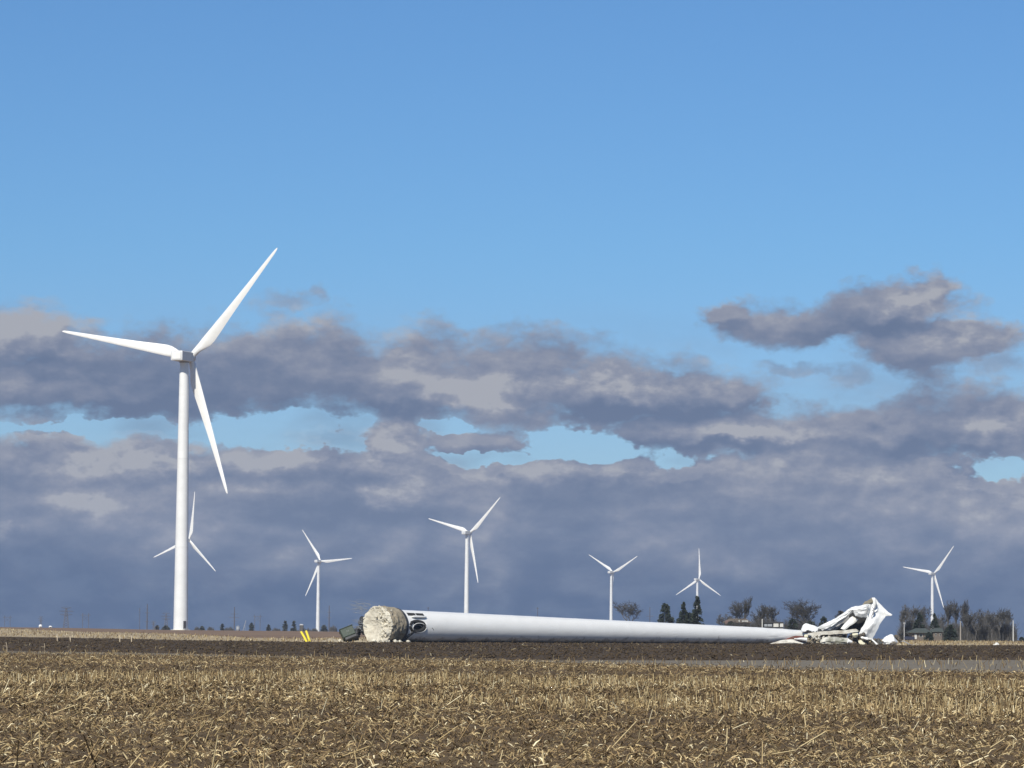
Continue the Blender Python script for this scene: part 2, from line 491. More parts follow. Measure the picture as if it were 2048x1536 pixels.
# ---------------------------------------------------------------- corn stubble and residue (nobody could count it)
def residue(name, X, Y, kindv, L, Wd, tilt, azim, colr, label=None, zoff=0.0):
    """kindv 0 = curled leaf scrap (two quads), 1 = stalk or stub (three-sided)"""
    n = len(X)
    Z = np.array([gz(a, b) for a, b in zip(X, Y)]) + zoff if np.max(Y) > 430 else np.zeros(n) + zoff
    dx = np.cos(azim) * np.cos(tilt); dy = np.sin(azim) * np.cos(tilt); dz = np.sin(tilt)
    D = np.stack([dx, dy, dz], 1)
    side = np.stack([-np.sin(azim), np.cos(azim), np.zeros(n)], 1)
    roll = rng.uniform(-1.2, 1.2, n)
    up = np.cross(D, side)
    side2 = side * np.cos(roll)[:, None] + up * np.sin(roll)[:, None]
    Pp = np.stack([X, Y, Z], 1)
    V, Fq, Ft, C = [], [], [], []
    a = np.where(kindv == 0)[0]
    base = 0
    allv = []; polys = []; cols = []
    if len(a):
        p0 = Pp[a]; d = D[a]; s = side2[a]; l = L[a][:, None]; w = Wd[a][:, None]
        sag = (rng.uniform(-0.1, 0.28, len(a)) * L[a])[:, None] * np.array([[0, 0, 1.0]])
        m = p0 + d * l * 0.5 + sag + np.array([[0, 0, 0.012]])
        e = p0 + d * l + np.array([[0, 0, 0.004]])
        q = np.stack([p0 - s * w * .35, p0 + s * w * .35, m + s * w * .5, m - s * w * .5, e + s * w * .15, e - s * w * .15], 1)
        allv.append(q.reshape(-1, 3))
        i0 = np.arange(len(a)) * 6
        polys.append(np.stack([i0, i0 + 1, i0 + 2, i0 + 3], 1)); polys.append(np.stack([i0 + 3, i0 + 2, i0 + 4, i0 + 5], 1))
        cols.append(np.repeat(colr[a], 6, 0)); base = len(a) * 6
    b = np.where(kindv == 1)[0]
    if len(b):
        p0 = Pp[b] - D[b] * 0.02; e = Pp[b] + D[b] * L[b][:, None]
        ring = []
        for k in range(3):
            an = k * 2 * PI / 3
            o = side[b] * math.cos(an) + up[b] * math.sin(an)
            ring.append(p0 + o * Wd[b][:, None]); 
        for k in range(3):
            an = k * 2 * PI / 3
            o = side[b] * math.cos(an) + up[b] * math.sin(an)
            ring.append(e + o * Wd[b][:, None] * 0.8)
        q = np.stack(ring, 1)
        allv.append(q.reshape(-1, 3))
        i0 = base + np.arange(len(b)) * 6
        for k in range(3):
            k2 = (k + 1) % 3
            polys.append(np.stack([i0 + k, i0 + k2, i0 + 3 + k2, i0 + 3 + k], 1))
        cols.append(np.repeat(colr[b], 6, 0))
    V = np.concatenate(allv); Q = np.concatenate(polys); Cc = np.concatenate(cols)
    me = bpy.data.meshes.new(name)
    me.vertices.add(len(V)); me.vertices.foreach_set('co', V.astype(np.float32).ravel())
    me.loops.add(len(Q) * 4); me.loops.foreach_set('vertex_index', Q.astype(np.int32).ravel())
    me.polygons.add(len(Q)); me.polygons.foreach_set('loop_start', (np.arange(len(Q)) * 4).astype(np.int32))
    try: me.polygons.foreach_set('loop_total', np.full(len(Q), 4, np.int32))
    except Exception: pass
    ca = me.color_attributes.new('tint', 'FLOAT_COLOR', 'POINT')
    ca.data.foreach_set('color', np.concatenate([Cc, np.ones((len(Cc), 1))], 1).astype(np.float32).ravel())
    me.update(); me.validate()
    o = bpy.data.objects.new(name, me); COL.objects.link(o)
    me.materials.append(M_straw)
    return tag(o, kind='stuff', label=label)

M_straw = material('dry_straw', (0.4, 0.32, 0.2), 0.75, attr='tint', spec=0.3)

def straw_cols(n, bright):
    pal = np.array([(0.27, 0.188, 0.088), (0.42, 0.315, 0.155), (0.17, 0.113, 0.054), (0.60, 0.48, 0.26), (0.075, 0.050, 0.025), (0.76, 0.66, 0.42)])
    pr = np.stack([np.full(n, .25), .11 + .18 * bright, .30 - .16 * bright, .04 + .13 * bright, .28 - .2 * bright, .015 + .05 * bright], 1)
    pr = np.clip(pr, 0.005, None); pr /= pr.sum(1, keepdims=True)
    c = (rng.random(n)[:, None] > pr.cumsum(1)).sum(1)
    return pal[np.clip(c, 0, 5)] * rng.uniform(0.8, 1.15, n)[:, None]

def band(X, Y):
    """0..1: how much standing stubble a place has (combine swaths, slightly slanted)"""
    u = X / Y * F; d = EYE * F / Y
    wob = 3.5 * np.sin(u * 0.006 + 1.0) + 2.5 * np.sin(u * 0.017)
    c1 = 104 + wob + 0.002 * u
    c2 = 144 + 0.012 * u + wob * 1.2
    c3 = 68 + 0.004 * u + wob * .4
    w2 = 9 + 0.007 * (u + 1024)
    return np.clip(.95 * np.exp(-((d - c1) / 7.5) ** 2) + np.exp(-((d - c2) / w2) ** 2) * np.clip(0.5 + u / 2200, .2, 1) + 0.12 * np.exp(-((d - c3) / 4.0) ** 2), 0, 1)

def streak(X, Y):
    """0..1: wheel tracks and combine swaths as bands nearly across the view"""
    d = EYE * F / Y; u = X / Y * F
    k = d - .008 * u + 3 * np.sin(u * .004 + 2)
    return np.clip(.55 + .45 * np.sin(k / 5.2) * np.sin(k / 11.7 + 1.3) - .5 * np.exp(-((k - 80) / 7.) ** 2) - .6 * np.exp(-((k - 124) / 7.5) ** 2) - .35 * np.exp(-((k - 172) / 9.) ** 2), .05, 1)

def scatter(n, y0, y1, uw=0.175):
    d = rng.random(n)
    Y = np.sqrt(y0 ** 2 + d * (y1 ** 2 - y0 ** 2))
    X = rng.uniform(-uw, uw, n) * Y
    return X, Y

def keep_near(X, Y, lim):
    e = np.interp(X / Y * F, B_near[0], B_near[1])
    return Y < e * lim

# lying scraps
N1 = 330000
X, Y = scatter(N1, 36, 236)
Y2 = rng.uniform(37, 125, 110000); X2 = rng.uniform(-.17, .17, 110000) * Y2
X = np.concatenate([X, X2]); Y = np.concatenate([Y, Y2]); N1 = len(X)
k = keep_near(X, Y, 1.0) & (rng.random(N1) < np.clip(75 / Y, .3, 1))
# ragged far edge
k |= (~keep_near(X, Y, 1.0)) & keep_near(X, Y, 1.06) & (rng.random(N1) < 0.25)
k &= rng.random(N1) < .35 + .65 * streak(X, Y)
X, Y = X[k], Y[k]; n = len(X)
patch = np.array([mnoise.noise(Vector((a * .25, b * .06, 3))) for a, b in zip(X, Y)])
br = np.clip(0.12 + patch * 0.8 + .45 * streak(X, Y), 0, 1) * 0.8 * np.clip(110 / Y, .45, 1) + band(X, Y) * 0.5
Lh = rng.uniform(0.04, 0.21, n) * np.clip(Y / 75, .8, 1.2)
ccol = straw_cols(n, np.clip(br, 0, 1)) * (.88 + .27 * np.clip(streak(X, Y) + band(X, Y), 0, 1))[:, None]
residue('corn_residue', X, Y, np.zeros(n, int), Lh, rng.uniform(0.007, 0.030, n) * np.clip(Y / 75, .75, 1.2), np.abs(rng.normal(0.15, 0.28, n)), rng.uniform(0, 2 * PI, n), ccol,
        'flattened dry corn leaves and husks scattered over the brown soil')
# standing stubs in rows
N2 = 120000
X, Y = scatter(N2, 30, 236)
bd = band(X, Y)
k = keep_near(X, Y, 0.99) & (rng.random(N2) < bd * 0.55 + 0.012)
X, Y = X[k], Y[k]; n = len(X); bd = band(X, Y)
row = 0.76
ang = 0.06
yr = Y * math.cos(ang) + X * math.sin(ang)
yr = np.round(yr / row) * row + rng.normal(0, 0.05, n)
Y = (yr - X * math.sin(ang)) / math.cos(ang)
residue('corn_stubble', X, Y, np.ones(n, int), rng.uniform(0.10, 0.30, n) * (0.75 + .4 * bd), rng.uniform(0.009, 0.014, n), PI / 2 - np.abs(rng.normal(0, 0.28, n)), rng.uniform(0, 2 * PI, n), straw_cols(n, 0.5 + 0.5 * bd),
        'short cut corn stalks standing in rows in the near field')
# longer broken stalks, mostly close by
N3 = 2800
X, Y = scatter(N3, 30, 150)
k = keep_near(X, Y, 0.95) & (rng.random(N3) < np.clip((62 / Y) ** 2, 0.05, 1))
X, Y = X[k], Y[k]; n = len(X)
residue('broken_stalks', X, Y, np.ones(n, int), rng.uniform(0.15, 0.5, n), rng.uniform(0.007, 0.012, n), np.where(rng.random(n) < .45, rng.uniform(.5, 1.3, n), np.abs(rng.normal(0.2, 0.3, n)) % 1.4), np.where(rng.random(n) < .55, rng.normal(0, .6, n), rng.uniform(0, 2 * PI, n)), straw_cols(n, rng.uniform(0, 1, n)),
        'long broken corn stalks leaning over the residue in front')
# single stalks straying over the gravel edge
N7 = 9000
X, Y = scatter(N7, 150, 240)
k = (~keep_near(X, Y, .97)) & (Y < np.interp(X / Y * F, B_road[0], B_road[1])) & (rng.random(N7) < .22)
X, Y = X[k], Y[k]; n = len(X)
residue('stray_stalks', X, Y, np.ones(n, int), rng.uniform(.08, .38, n), rng.uniform(.012, .02, n), PI / 2 - np.abs(rng.normal(0, .45, n)), rng.uniform(0, 2 * PI, n), straw_cols(n, np.full(n, .45)),
        'single dry stalks straying over the edge of the gravel road')
# clods of turned soil
N6 = 22000
X, Y = scatter(N6, 205, 520)
uu = X / Y * F
k = (Y > np.interp(uu, B_road[0], B_road[1]) * .99) & (Y < np.interp(uu, B_till[0], B_till[1]) * 1.01)
X, Y = X[k], Y[k]; n = len(X)
Rr = rng.uniform(.03, .125, n) * (1 + .5 * np.sin(Y * 1.1))
oc = np.array([(1, 0, 0), (0, 1, 0), (-1, 0, 0), (0, -1, 0), (0, 0, .7), (0, 0, -.5)], float)
jit = rng.uniform(.6, 1.3, (n, 6, 1))
V = np.stack([X, Y, np.array([gz(a, b) for a, b in zip(X, Y)]) + Rr * .2], 1)[:, None, :] + oc[None] * jit * Rr[:, None, None]
T = np.array([(0, 1, 4), (1, 2, 4), (2, 3, 4), (3, 0, 4), (1, 0, 5), (2, 1, 5), (3, 2, 5), (0, 3, 5)])
TT = (T[None] + (np.arange(n) * 6)[:, None, None]).reshape(-1, 3)
me = bpy.data.meshes.new('soil_clods')
me.vertices.add(n * 6); me.vertices.foreach_set('co', V.astype(np.float32).ravel())
me.loops.add(len(TT) * 3); me.loops.foreach_set('vertex_index', TT.astype(np.int32).ravel())
me.polygons.add(len(TT)); me.polygons.foreach_set('loop_start', (np.arange(len(TT)) * 3).astype(np.int32))
me.update(); me.validate(); me.materials.append(M_till)
o = bpy.data.objects.new('soil_clods', me); COL.objects.link(o)
tag(o, 'dark clods of turned soil across the tilled field', kind='stuff')
# thin scraps on the tilled soil behind the road
N4 = 12000
X, Y = scatter(N4, 210, 520)
uu = X / Y * F
k = (Y > np.interp(uu, B_road[0], B_road[1]) * 1.01) & (Y < np.interp(uu, B_till[0], B_till[1]) * .99)
X, Y = X[k], Y[k]; n = len(X)
residue('tilled_field_scraps', X, Y, np.zeros(n, int), rng.uniform(0.15, 0.5, n), rng.uniform(0.03, 0.08, n), np.abs(rng.normal(0.2, 0.3, n)), rng.uniform(0, 2 * PI, n), straw_cols(n, np.zeros(n)) * 0.38,
        'thin scraps of residue on the dark tilled soil')
# grass tufts of the verge
N5 = 26000
X, Y = scatter(N5, 400, 960)
uu = X / Y * F
k = (Y > np.interp(uu, B_till[0], B_till[1]) * 1.002) & (Y < np.interp(uu, B_tan[0], B_tan[1]))
X, Y = X[k], Y[k]; n = len(X)
residue('dry_grass_tufts', X, Y, np.ones(n, int), rng.uniform(0.12, 0.4, n), rng.uniform(0.02, 0.06, n), PI / 2 - np.abs(rng.normal(0, 0.4, n)), rng.uniform(0, 2 * PI, n), straw_cols(n, np.full(n, .8)),
        'pale dry grass on the strip beyond the tilled soil')

# ================================================================ wind turbines
RB = 41.9
def blade_mesh(name, mat, parent, phase, hub):
    secs = [(0.9, 1.9, 1.9, 0.0), (2.2, 1.9, 1.85, 0.0), (3.6, 2.15, 1.55, 0.12), (5.2, 2.75, 1.15, 0.42), (6.8, 3.2, 0.9, 0.65), (8.5, 3.3, 0.75, 0.72),
            (12, 3.0, 0.6, 0.62), (17, 2.5, 0.48, 0.45), (23, 2.0, 0.36, 0.28), (30, 1.5, 0.26, 0.12), (36, 1.1, 0.18, 0.0), (40, 0.8, 0.12, -0.08), (41.4, 0.5, 0.08, -0.1), (41.9, 0.15, 0.04, -0.15)]
    rings = []
    n = 14
    R = Matrix.Rotation(phase, 3, 'Y')
    for r, ch, th, off in secs:
        rd = []
        foil = min(1, max(0, (r - 2.2) / 5))
        for j in range(n):
            a = 2 * PI * j / n
            x = math.cos(a) * ch / 2 + off
            y = math.sin(a) * th / 2
            y *= (1 - foil * 0.75 * max(0, math.cos(a)))
            tw = math.radians(14) * max(0, 1 - r / 30) * foil
            x, y = x * math.cos(tw) - y * math.sin(tw), x * math.sin(tw) + y * math.cos(tw)
            y -= 0.5 * (r / RB) + 1.3 * (r / RB) ** 2
            rd.append(hub + R @ Vector((x, y, r)))
        rings.append(rd)
    m = MB(); m.rings(rings)
    o = m.build(name, mat, parent, smooth=True); autosmooth(o, 60)
    return o

def turbine(label, tpx, hub_py, base_px, scale, cosyaw, phase, lod=0, door=None):
    Yd = F / scale
    top = at(tpx, hub_py, Yd)
    bx = at(base_px, hub_py + 79 * scale, Yd).x
    x = (top.x + bx) / 2
    zb = gz(x, Yd)
    yaw = math.acos(cosyaw) + math.atan2(x, Yd)
    t = thing('wind_turbine', label, 'wind turbine', (x, Yd, zb), 'wind turbines standing across the fields')
    H = top.z - zb
    seg = 48 if lod == 0 else 20
    ht = H - 1.55
    zs = [0, 0.02, ht * .31, ht * .31 + .12, ht * .64, ht * .64 + .12, ht] if lod == 0 else [0, ht * .5, ht]
    def tr(z): return 2.12 + (1.32 - 2.12) * (z / ht) ** 1.1
    rings = [[Vector((tr(z) * math.cos(a), tr(z) * math.sin(a), z)) for a in np.linspace(0, 2 * PI, seg, endpoint=False)] for z in zs]
    m = MB(); m.rings(rings)
    tw = m.build('tower', M_tower, t); autosmooth(tw)
    if lod == 0:
        for zf in (ht * .31, ht * .64):
            m = MB(); rr = tr(zf) + .05
            m.rings([[Vector((rr * math.cos(a), rr * math.sin(a), z)) for a in np.linspace(0, 2 * PI, seg, endpoint=False)] for z in (zf - .08, zf + .08)])
            fo = m.build('flange', M_tower, tw); autosmooth(fo)
        m = MB(); m.rings([[Vector((r_ * math.cos(a), r_ * math.sin(a), z)) for a in np.linspace(0, 2 * PI, 32, endpoint=False)] for z, r_ in ((-0.3, 3.0), (0.12, 2.8))])
        m.build('plinth', M_conc, t)
        a = math.radians(-52)
        Md = Matrix.Rotation(a + PI / 2, 3, 'Z')
        m = MB(); m.box(Vector((math.cos(a) * 2.1, math.sin(a) * 2.1, 1.55)), (0.9, 0.16, 2.2), Md, 0.04)
        d = m.build('door', M_door, t)
        m = MB(); m.box(Vector((math.cos(a) * 2.75, math.sin(a) * 2.75, 0.2)), (1.1, 1.2, 0.5), Md)
        m.build('steps', M_grey, t)
    # head, turned by yaw (rotor away from the photographer, to the right)
    Rz = Matrix.Rotation(-yaw, 3, 'Z')
    hc = Vector((0, 0, H))
    m = MB()
    secs = [(-5.4, 1.62, 1.15), (-5.25, 1.84, 1.38), (-2, 1.85, 1.42), (1.2, 1.85, 1.42), (2.2, 1.8, 1.36), (2.45, 1.55, 1.15)]
    rs = []
    for y, w, h in secs:
        b = .14
        rs.append([hc + Rz @ Vector(p) for p in ((-w, y, -h + b), (-w + b, y, -h), (w - b, y, -h), (w, y, -h + b), (w, y, h - b), (w - b, y, h), (-w + b, y, h), (-w, y, h - b))])
    m.rings(rs); nc = m.build('nacelle', M_nac, t); autosmooth(nc, 30)
    m = MB(); m.rings([[hc + Vector((1.45 * math.cos(a), 1.45 * math.sin(a), z)) for a in np.linspace(0, 2 * PI, 24, endpoint=False)] for z in (-1.8, -1.43)])
    m.build('yaw_ring', M_grey, t)
    if lod == 0:
        m = MB(); m.box(hc + Rz @ Vector((0, -5.43, -.05)), (2.7, .06, 1.9), Rz, .02)
        m.build('rear_hatch', M_white, nc)
        m = MB()
        for y in (-4.2, -3.3): m.tube([hc + Rz @ Vector((.5, y, 1.4)), hc + Rz @ Vector((.5, y, 2.3))], .04)
        m.box(hc + Rz @ Vector((.5, -3.75, 2.2)), (.06, 1.1, .06), Rz)
        m.build('wind_vane', M_grey, nc)
    hub = hc + Rz @ Vector((0, 4.3, 0))
    m = MB(); rs = []
    for y, r in ((-1.75, 1.35), (-1.5, 1.5), (0.3, 1.55), (1.1, 1.25), (1.7, .7), (1.9, .15)):
        rs.append([hub + Rz @ Vector((r * math.cos(a), y, r * math.sin(a))) for a in np.linspace(0, 2 * PI, 24, endpoint=False)])
    m.rings(rs); h = m.build('hub', M_nac, t); autosmooth(h, 40)
    for k in range(3):
        m = blade_mesh('blade', M_blade, t, math.radians(phase + 120 * k), Vector((0, 0, 0)))
        me = m.data
        for v in me.vertices: v.co = hub + Rz @ v.co
    return t

turbine('tallest and nearest standing white wind turbine, its tower rising left of the fallen one', 368.5, 713.5, 361.5, 6.9, 0.905, 42)
turbine('wind turbine half hidden behind the tower of the nearest one', 371, 1080, 370, 2.346, 0.74, 10, 1)
turbine('small wind turbine above the two yellow posts, one blade pointing level to the right', 637, 1122.5, 635.5, 1.84, 0.835, 86, 1)
turbine('wind turbine rising behind the thick end of the fallen tower, blades in a tilted Y', 934.5, 1065.5, 932, 2.45, 0.83, 47, 1)
turbine('wind turbine whose two raised blades form a V and whose third hides along its tower', 1223, 1144.5, 1221.5, 1.62, 0.83, 182, 1)
turbine('wind turbine with one blade straight up, rising behind the tallest pointed evergreen', 1395, 1159, 1394, 1.5, 0.82, 1, 1)
turbine('wind turbine rising out of the trees behind the low green roofed house', 1865, 1147, 1864, 1.735, 0.855, 41, 1)

# ================================================================ the fallen turbine
P0 = at(786, 1251.5, 460); P0.z = 2.16
PE = at(1550, 1272, 506); PE.z = 1.12
AX = (PE - P0); LEN = AX.length; AX.normalize()
FAX = Vector((0.60, 0.80, 0.0)).normalized()
SD = AX.cross(Vector((0, 0, 1))).normalized()      # towards the photographer's right-front
UP = SD.cross(AX).normalized()
FSD = FAX.cross(Vector((0, 0, 1))).normalized()
def r_at(s): return 2.10 + (1.10 - 2.10) * (s / LEN)
LTOT = LEN * 1.115
def tow(s, a, dr=0.0):
    """a = 0 faces the photographer, 90 deg is up"""
    r = r_at(s) + dr
    return P0 + AX * s + (SD * math.cos(a) + UP * math.sin(a)) * r

ft = thing('fallen_turbine_tower', 'long white turbine tower lying across the field, thick end left and torn end right', 'tower', (P0.x, P0.y, 0))
fo = Vector((P0.x, P0.y, 0))
NA = 72
vs, fs, NS = [], [], 170
for i in range(NS + 1):
    for j in range(NA):
        a = 2 * PI * j / NA
        end = LTOT
        aa = (math.degrees(a) + 180) % 360 - 180
        # the lower front of the shell is ripped back, the top runs on
        rip = 6.5 * math.exp(-((aa + 25) / 30) ** 2) + 1.2 * mnoise.noise(Vector((a * 3, 0, 1)))
        end -= rip
        s = end * (i / NS)
        dr = 0.0
        if s > LTOT - 14:
            q = (s - (LTOT - 14)) / 14
            dr = q * q * 0.22 * math.sin(2 * a + 1.2) + q * 0.12 * mnoise.noise(Vector((a * 2, s * .6, 4)))
        dr += 0.007 * mnoise.noise(Vector((math.cos(a) * 2, math.sin(a) * 2, s * 0.35)))
        dr += 0.02 * max(0, 1 - abs(((s + 1.4) % 2.9) - 1.45) / .12)      # circular weld seams
        vs.append(tow(s, a, dr))
for i in range(NS):
    for j in range(NA):
        p = i * NA + j; q = i * NA + (j + 1) % NA
        s = LTOT * i / NS
        ad = math.degrees(2 * PI * (j + .5) / NA)
        # openings punched through the shell: doorway near the base
        if 1.45 < s < 3.65 and (-20 < ((ad + 180) % 360 - 180) < 14): continue
        fs.append((p, q, q + NA, p + NA))
M_fallen = material('muddied_tower_paint', (0.80, 0.80, 0.77), 0.4, (0.74, 0.74, 0.71), 0.5, 6, lo=.45, hi=.8, bump=0.015, bscale=0.45)
_t = M_fallen.node_tree; _N = _t.nodes; _b = _N['Principled BSDF']; _src = _b.inputs['Base Color'].links[0].from_socket
_g = _N.new('ShaderNodeNewGeometry'); _sp = _N.new('ShaderNodeSeparateXYZ'); _t.links.new(_g.outputs['Position'], _sp.inputs[0])
_n = _N.new('ShaderNodeTexNoise'); _n.inputs['Scale'].default_value = 0.9; _n.inputs['Detail'].default_value = 9; _n.inputs['Roughness'].default_value = .7
_t.links.new(_g.outputs['Position'], _n.inputs['Vector'])
_m = _N.new('ShaderNodeMath'); _m.operation = 'MULTIPLY_ADD'; _m.inputs[1].default_value = -.30; _m.inputs[2].default_value = .62   # splashes reach up from the soil
_t.links.new(_sp.outputs[2], _m.inputs[0])
_a = _N.new('ShaderNodeMath'); _a.operation = 'ADD'; _t.links.new(_m.outputs[0], _a.inputs[0]); _t.links.new(_n.outputs['Fac'], _a.inputs[1])
_r = _N.new('ShaderNodeMapRange'); _r.inputs[1].default_value = .92; _r.inputs[2].default_value = 1.25; _t.links.new(_a.outputs[0], _r.inputs[0])
_x = _N.new('ShaderNodeMix'); _x.data_type = 'RGBA'; _t.links.new(_r.outputs[0], _x.inputs[0]); _t.links.new(_src, _x.inputs[6]); _x.inputs[7].default_value = (.13, .10, .07, 1)
_t.links.new(_x.outputs[2], _b.inputs['Base Color'])
shell = mesh('tower_shell', vs, fs, [M_fallen], ft, fo)
sm = shell.modifiers.new('wall', 'SOLIDIFY'); sm.thickness = 0.05; sm.offset = -1
autosmooth(shell, 50)

# flange seams
for s in (LEN * .33, LEN * .66):
    m = MB(); m.rings([[tow(s + ds, a, .035) for a in np.linspace(0, 2 * PI, 64, endpoint=False)] for ds in (-.06, .06)], caps=False)
    fl = m.build('flange', M_tower, shell, fo); autosmooth(fl)

def patch_grid(name, s0, s1, a0, a1, off, mat, parent, thick=0.04, oval=False, ns=10, na=10):
    vs, fs = [], []
    for i in range(ns + 1):
        for j in range(na + 1):
            x, y = -1 + 2 * i / ns, -1 + 2 * j / na
            if oval:
                q = max(abs(x), abs(y)); l = math.hypot(x, y)
                k = q / l if l > 0 else 1
                x, y = x * k, y * k
            s = (s0 + s1) / 2 + x * (s1 - s0) / 2; a = math.radians((a0 + a1) / 2 + y * (a1 - a0) / 2)
            vs.append(tow(s, a, off))
    for i in range(ns):
        for j in range(na):
            p = i * (na + 1) + j; fs.append((p, p + 1, p + na + 2, p + na + 1))
    o = mesh(name, vs, fs, mat, parent, fo)
    md = o.modifiers.new('t', 'SOLIDIFY'); md.thickness = thick
    return o

def oval_ring(name, sc, ac, rs_, ra, w, off, mat, parent):
    m = MB()
    n = 32
    ring = [tow(sc + rs_ * math.cos(t), math.radians(ac + ra * math.sin(t)), off) for t in np.linspace(0, 2 * PI, n + 1)]
    m.tube(ring, w, 6)
    o = m.build(name, mat, parent, fo, True)
    return o
dfr = oval_ring('doorway_frame', 2.75, -5, 1.15, 16, .05, .12, M_white, ft)
oval_ring('black_rim', 2.45, 0, 1.25, 19, .26, -.06, M_flatblack, dfr)  # thick black ring around the doorway
patch_grid('doorway_recess', 1.2, 3.9, -24, 18, -.55, M_flatblack, dfr)  # black sheet closing off the open doorway
oval_ring('inner_rim', 2.75, -5, .75, 11, .06, -.25, M_grey, dfr)
patch_grid('dark_edge', 1.25, 3.2, 12, 20, .03, M_scrap, dfr, oval=True)  # dark oval along the doorway's upper edge
bp1 = patch_grid('dark_vent', 1.2, 2.55, 40, 55, .03, M_flatblack, ft)
bp2 = patch_grid('dark_vent', 2.68, 4.0, 40, 55, .03, M_flatblack, ft)
m = MB(); m.tube([tow(s, math.radians(33), .22) for s in np.linspace(1.5, 4.1, 8)], [.05, .16, .18, .18, .18, .18, .15, .05], 10)
m.build('canopy_ledge', M_white, ft, fo, True)
# hanging stair/ladder torn from the doorway
m = MB()
p1 = tow(1.9, math.radians(-18), .12); p2 = tow(.35, math.radians(-62), .45) ; p2.z = .12
for k in (-.22, .22):
    m.tube([p1 + AX * k, (p1 + p2) / 2 + AX * k + SD * .1, p2 + AX * k], .07, 6)
for i in range(7):
    c = p1.lerp(p2, (i + .5) / 7); m.box(c, (.5, .18, .05), Matrix.Rotation(math.atan2(AX.y, AX.x), 3, 'Z'))
m.build('broken_stair', M_dark, ft, fo)
m = MB()
for i in range(7):
    s = 3.3 + random.random() * 1.6; a = math.radians(-35 - random.random() * 20)
    m.tube([tow(s, a, .03), tow(s + .2, a - .25, .04)], .03, 4)
m.build('scratches', M_grey, ft, fo)
m = MB(); m.tube([tow(4.9, math.radians(-4), .03), tow(5.2, math.radians(-9), .04), tow(5.25, math.radians(-13), .03)], .04, 5)
m.build('hook', M_scrap, ft, fo)

# foundation drum torn out with the tower
fd = thing('torn_foundation', 'pale broken concrete foundation plug standing on edge at the thick end of the fallen tower', 'foundation', (P0.x - 1.5, P0.y - 2, 0))
fdo = Vector(fd.location)
def fdp(s, a, r): return P0 + FAX * (s + .1) + (FSD * math.cos(a) + Vector((0, 0, 1)) * math.sin(a)) * r
DL = 3.3
RB0 = 2.42
NAF = 120
def frnd(a, s): return 0.15 * mnoise.fractal(Vector((math.cos(a) * 2.2, math.sin(a) * 2.2, s * 1.3)), .6, 2, 4)
rings = []
for s in np.linspace(-DL + .05, -.25, 26):
    rr = RB0
    q = (s + DL) / DL
    rings.append([fdp(s, a, (rr + (.13 * (1 - q)) * 1.0 + frnd(a, s) * (1.7 - 1.3 * q)) if math.sin(a) > -.75 else min(rr, 2.28)) for a in np.linspace(0, 2 * PI, NAF, endpoint=False)])
m = MB(); m.rings(rings, caps=False)
ds = m.build('drum_side', M_conc2, fd, fdo); autosmooth(ds, 45)
# broken face: polar grid, craggy
vs = []; fs = []
NR = 34
for i in range(NR + 1):
    rr = (RB0 + .12) * i / NR
    for j in range(NAF):
        a = 2 * PI * j / NAF
        x, y = rr * math.cos(a), rr * math.sin(a)
        h = 0.34 * mnoise.fractal(Vector((x * .9, y * .9, 7)), .7, 2.1, 5)
        ridge = 1 - abs(mnoise.noise(Vector((x * 1.4, y * 1.4, 2))))
        h += 0.30 * (ridge - .8)
        right = max(0, min(1, (x - .15) / .8))                 # crumbled right part, smoother scooped left
        h = h * (.22 + 1.0 * right) - .45 * math.exp(-(((x + .7) / 1.1) ** 2 + ((y + .1) / 1.2) ** 2)) + right * .25
        edge = max(0, (i - NR * .86) / (NR * .14))
        h = h * (1 - edge) - edge * 0.02 + frnd(a, 3) * (1 - edge) * (i / NR) ** 2
        h += right * .16 * mnoise.fractal(Vector((x * 3.5, y * 3.5, 11)), .6, 2, 3)
        vs.append(fdp(-DL + .02 + h * -1.0, a, rr + (frnd(a, -DL) * 1.6 if i == NR else 0)))
for i in range(NR):
    for j in range(NAF):
        p = i * NAF + j; q = i * NAF + (j + 1) % NAF
        fs.append((p, p + NAF, q + NAF, q))
bf = mesh('broken_face', vs, fs, M_conc, fd, fdo); autosmooth(bf, 28)
# crumbs stuck around the rim and over the right part
m = MB()
def chunk(m, c, r, seed):
    random.seed(seed)
    n = 7; rs = []
    Mr = Matrix.Rotation(random.random() * 6, 3, Vector((random.random(), random.random(), random.random())).normalized())
    for lat in (-.9, -.35, .3, .9):
        w = math.cos(lat * 1.2)
        rs.append([Vector(c) + Mr @ Vector((math.cos(t * 2 * PI / n) * w * r * random.uniform(.75, 1.2), math.sin(t * 2 * PI / n) * w * r * random.uniform(.7, 1.1), lat * r * .8)) for t in range(n)])
    m.rings(rs)
for i in range(70):
    random.seed(i + 900)
    a = random.uniform(-1.3, 1.7); r = random.uniform(1.0, 2.4) if i % 3 else 2.42
    chunk(m, fdp(-DL + .02 - random.random() * .12, a, r), random.uniform(.06, .2), i)
for i in range(40):
    random.seed(i + 1900)
    chunk(m, fdp(-DL + random.random() * 1.2, random.uniform(.9, 2.9), 2.5), random.uniform(.08, .2), i + 200)
cr_ = m.build('loose_crumbs', M_conc, fd, fdo); cr_['kind'] = 'stuff'
m = MB(); m.rings([[fdp(s, a, r) for a in np.linspace(0, 2 * PI, 64, endpoint=False)] for s, r in ((-.28, 2.2), (-.24, 2.42), (.25, 2.38), (.55, 2.0))])
m.build('anchor_flange', M_dark, fd, fdo)

random.seed(33)
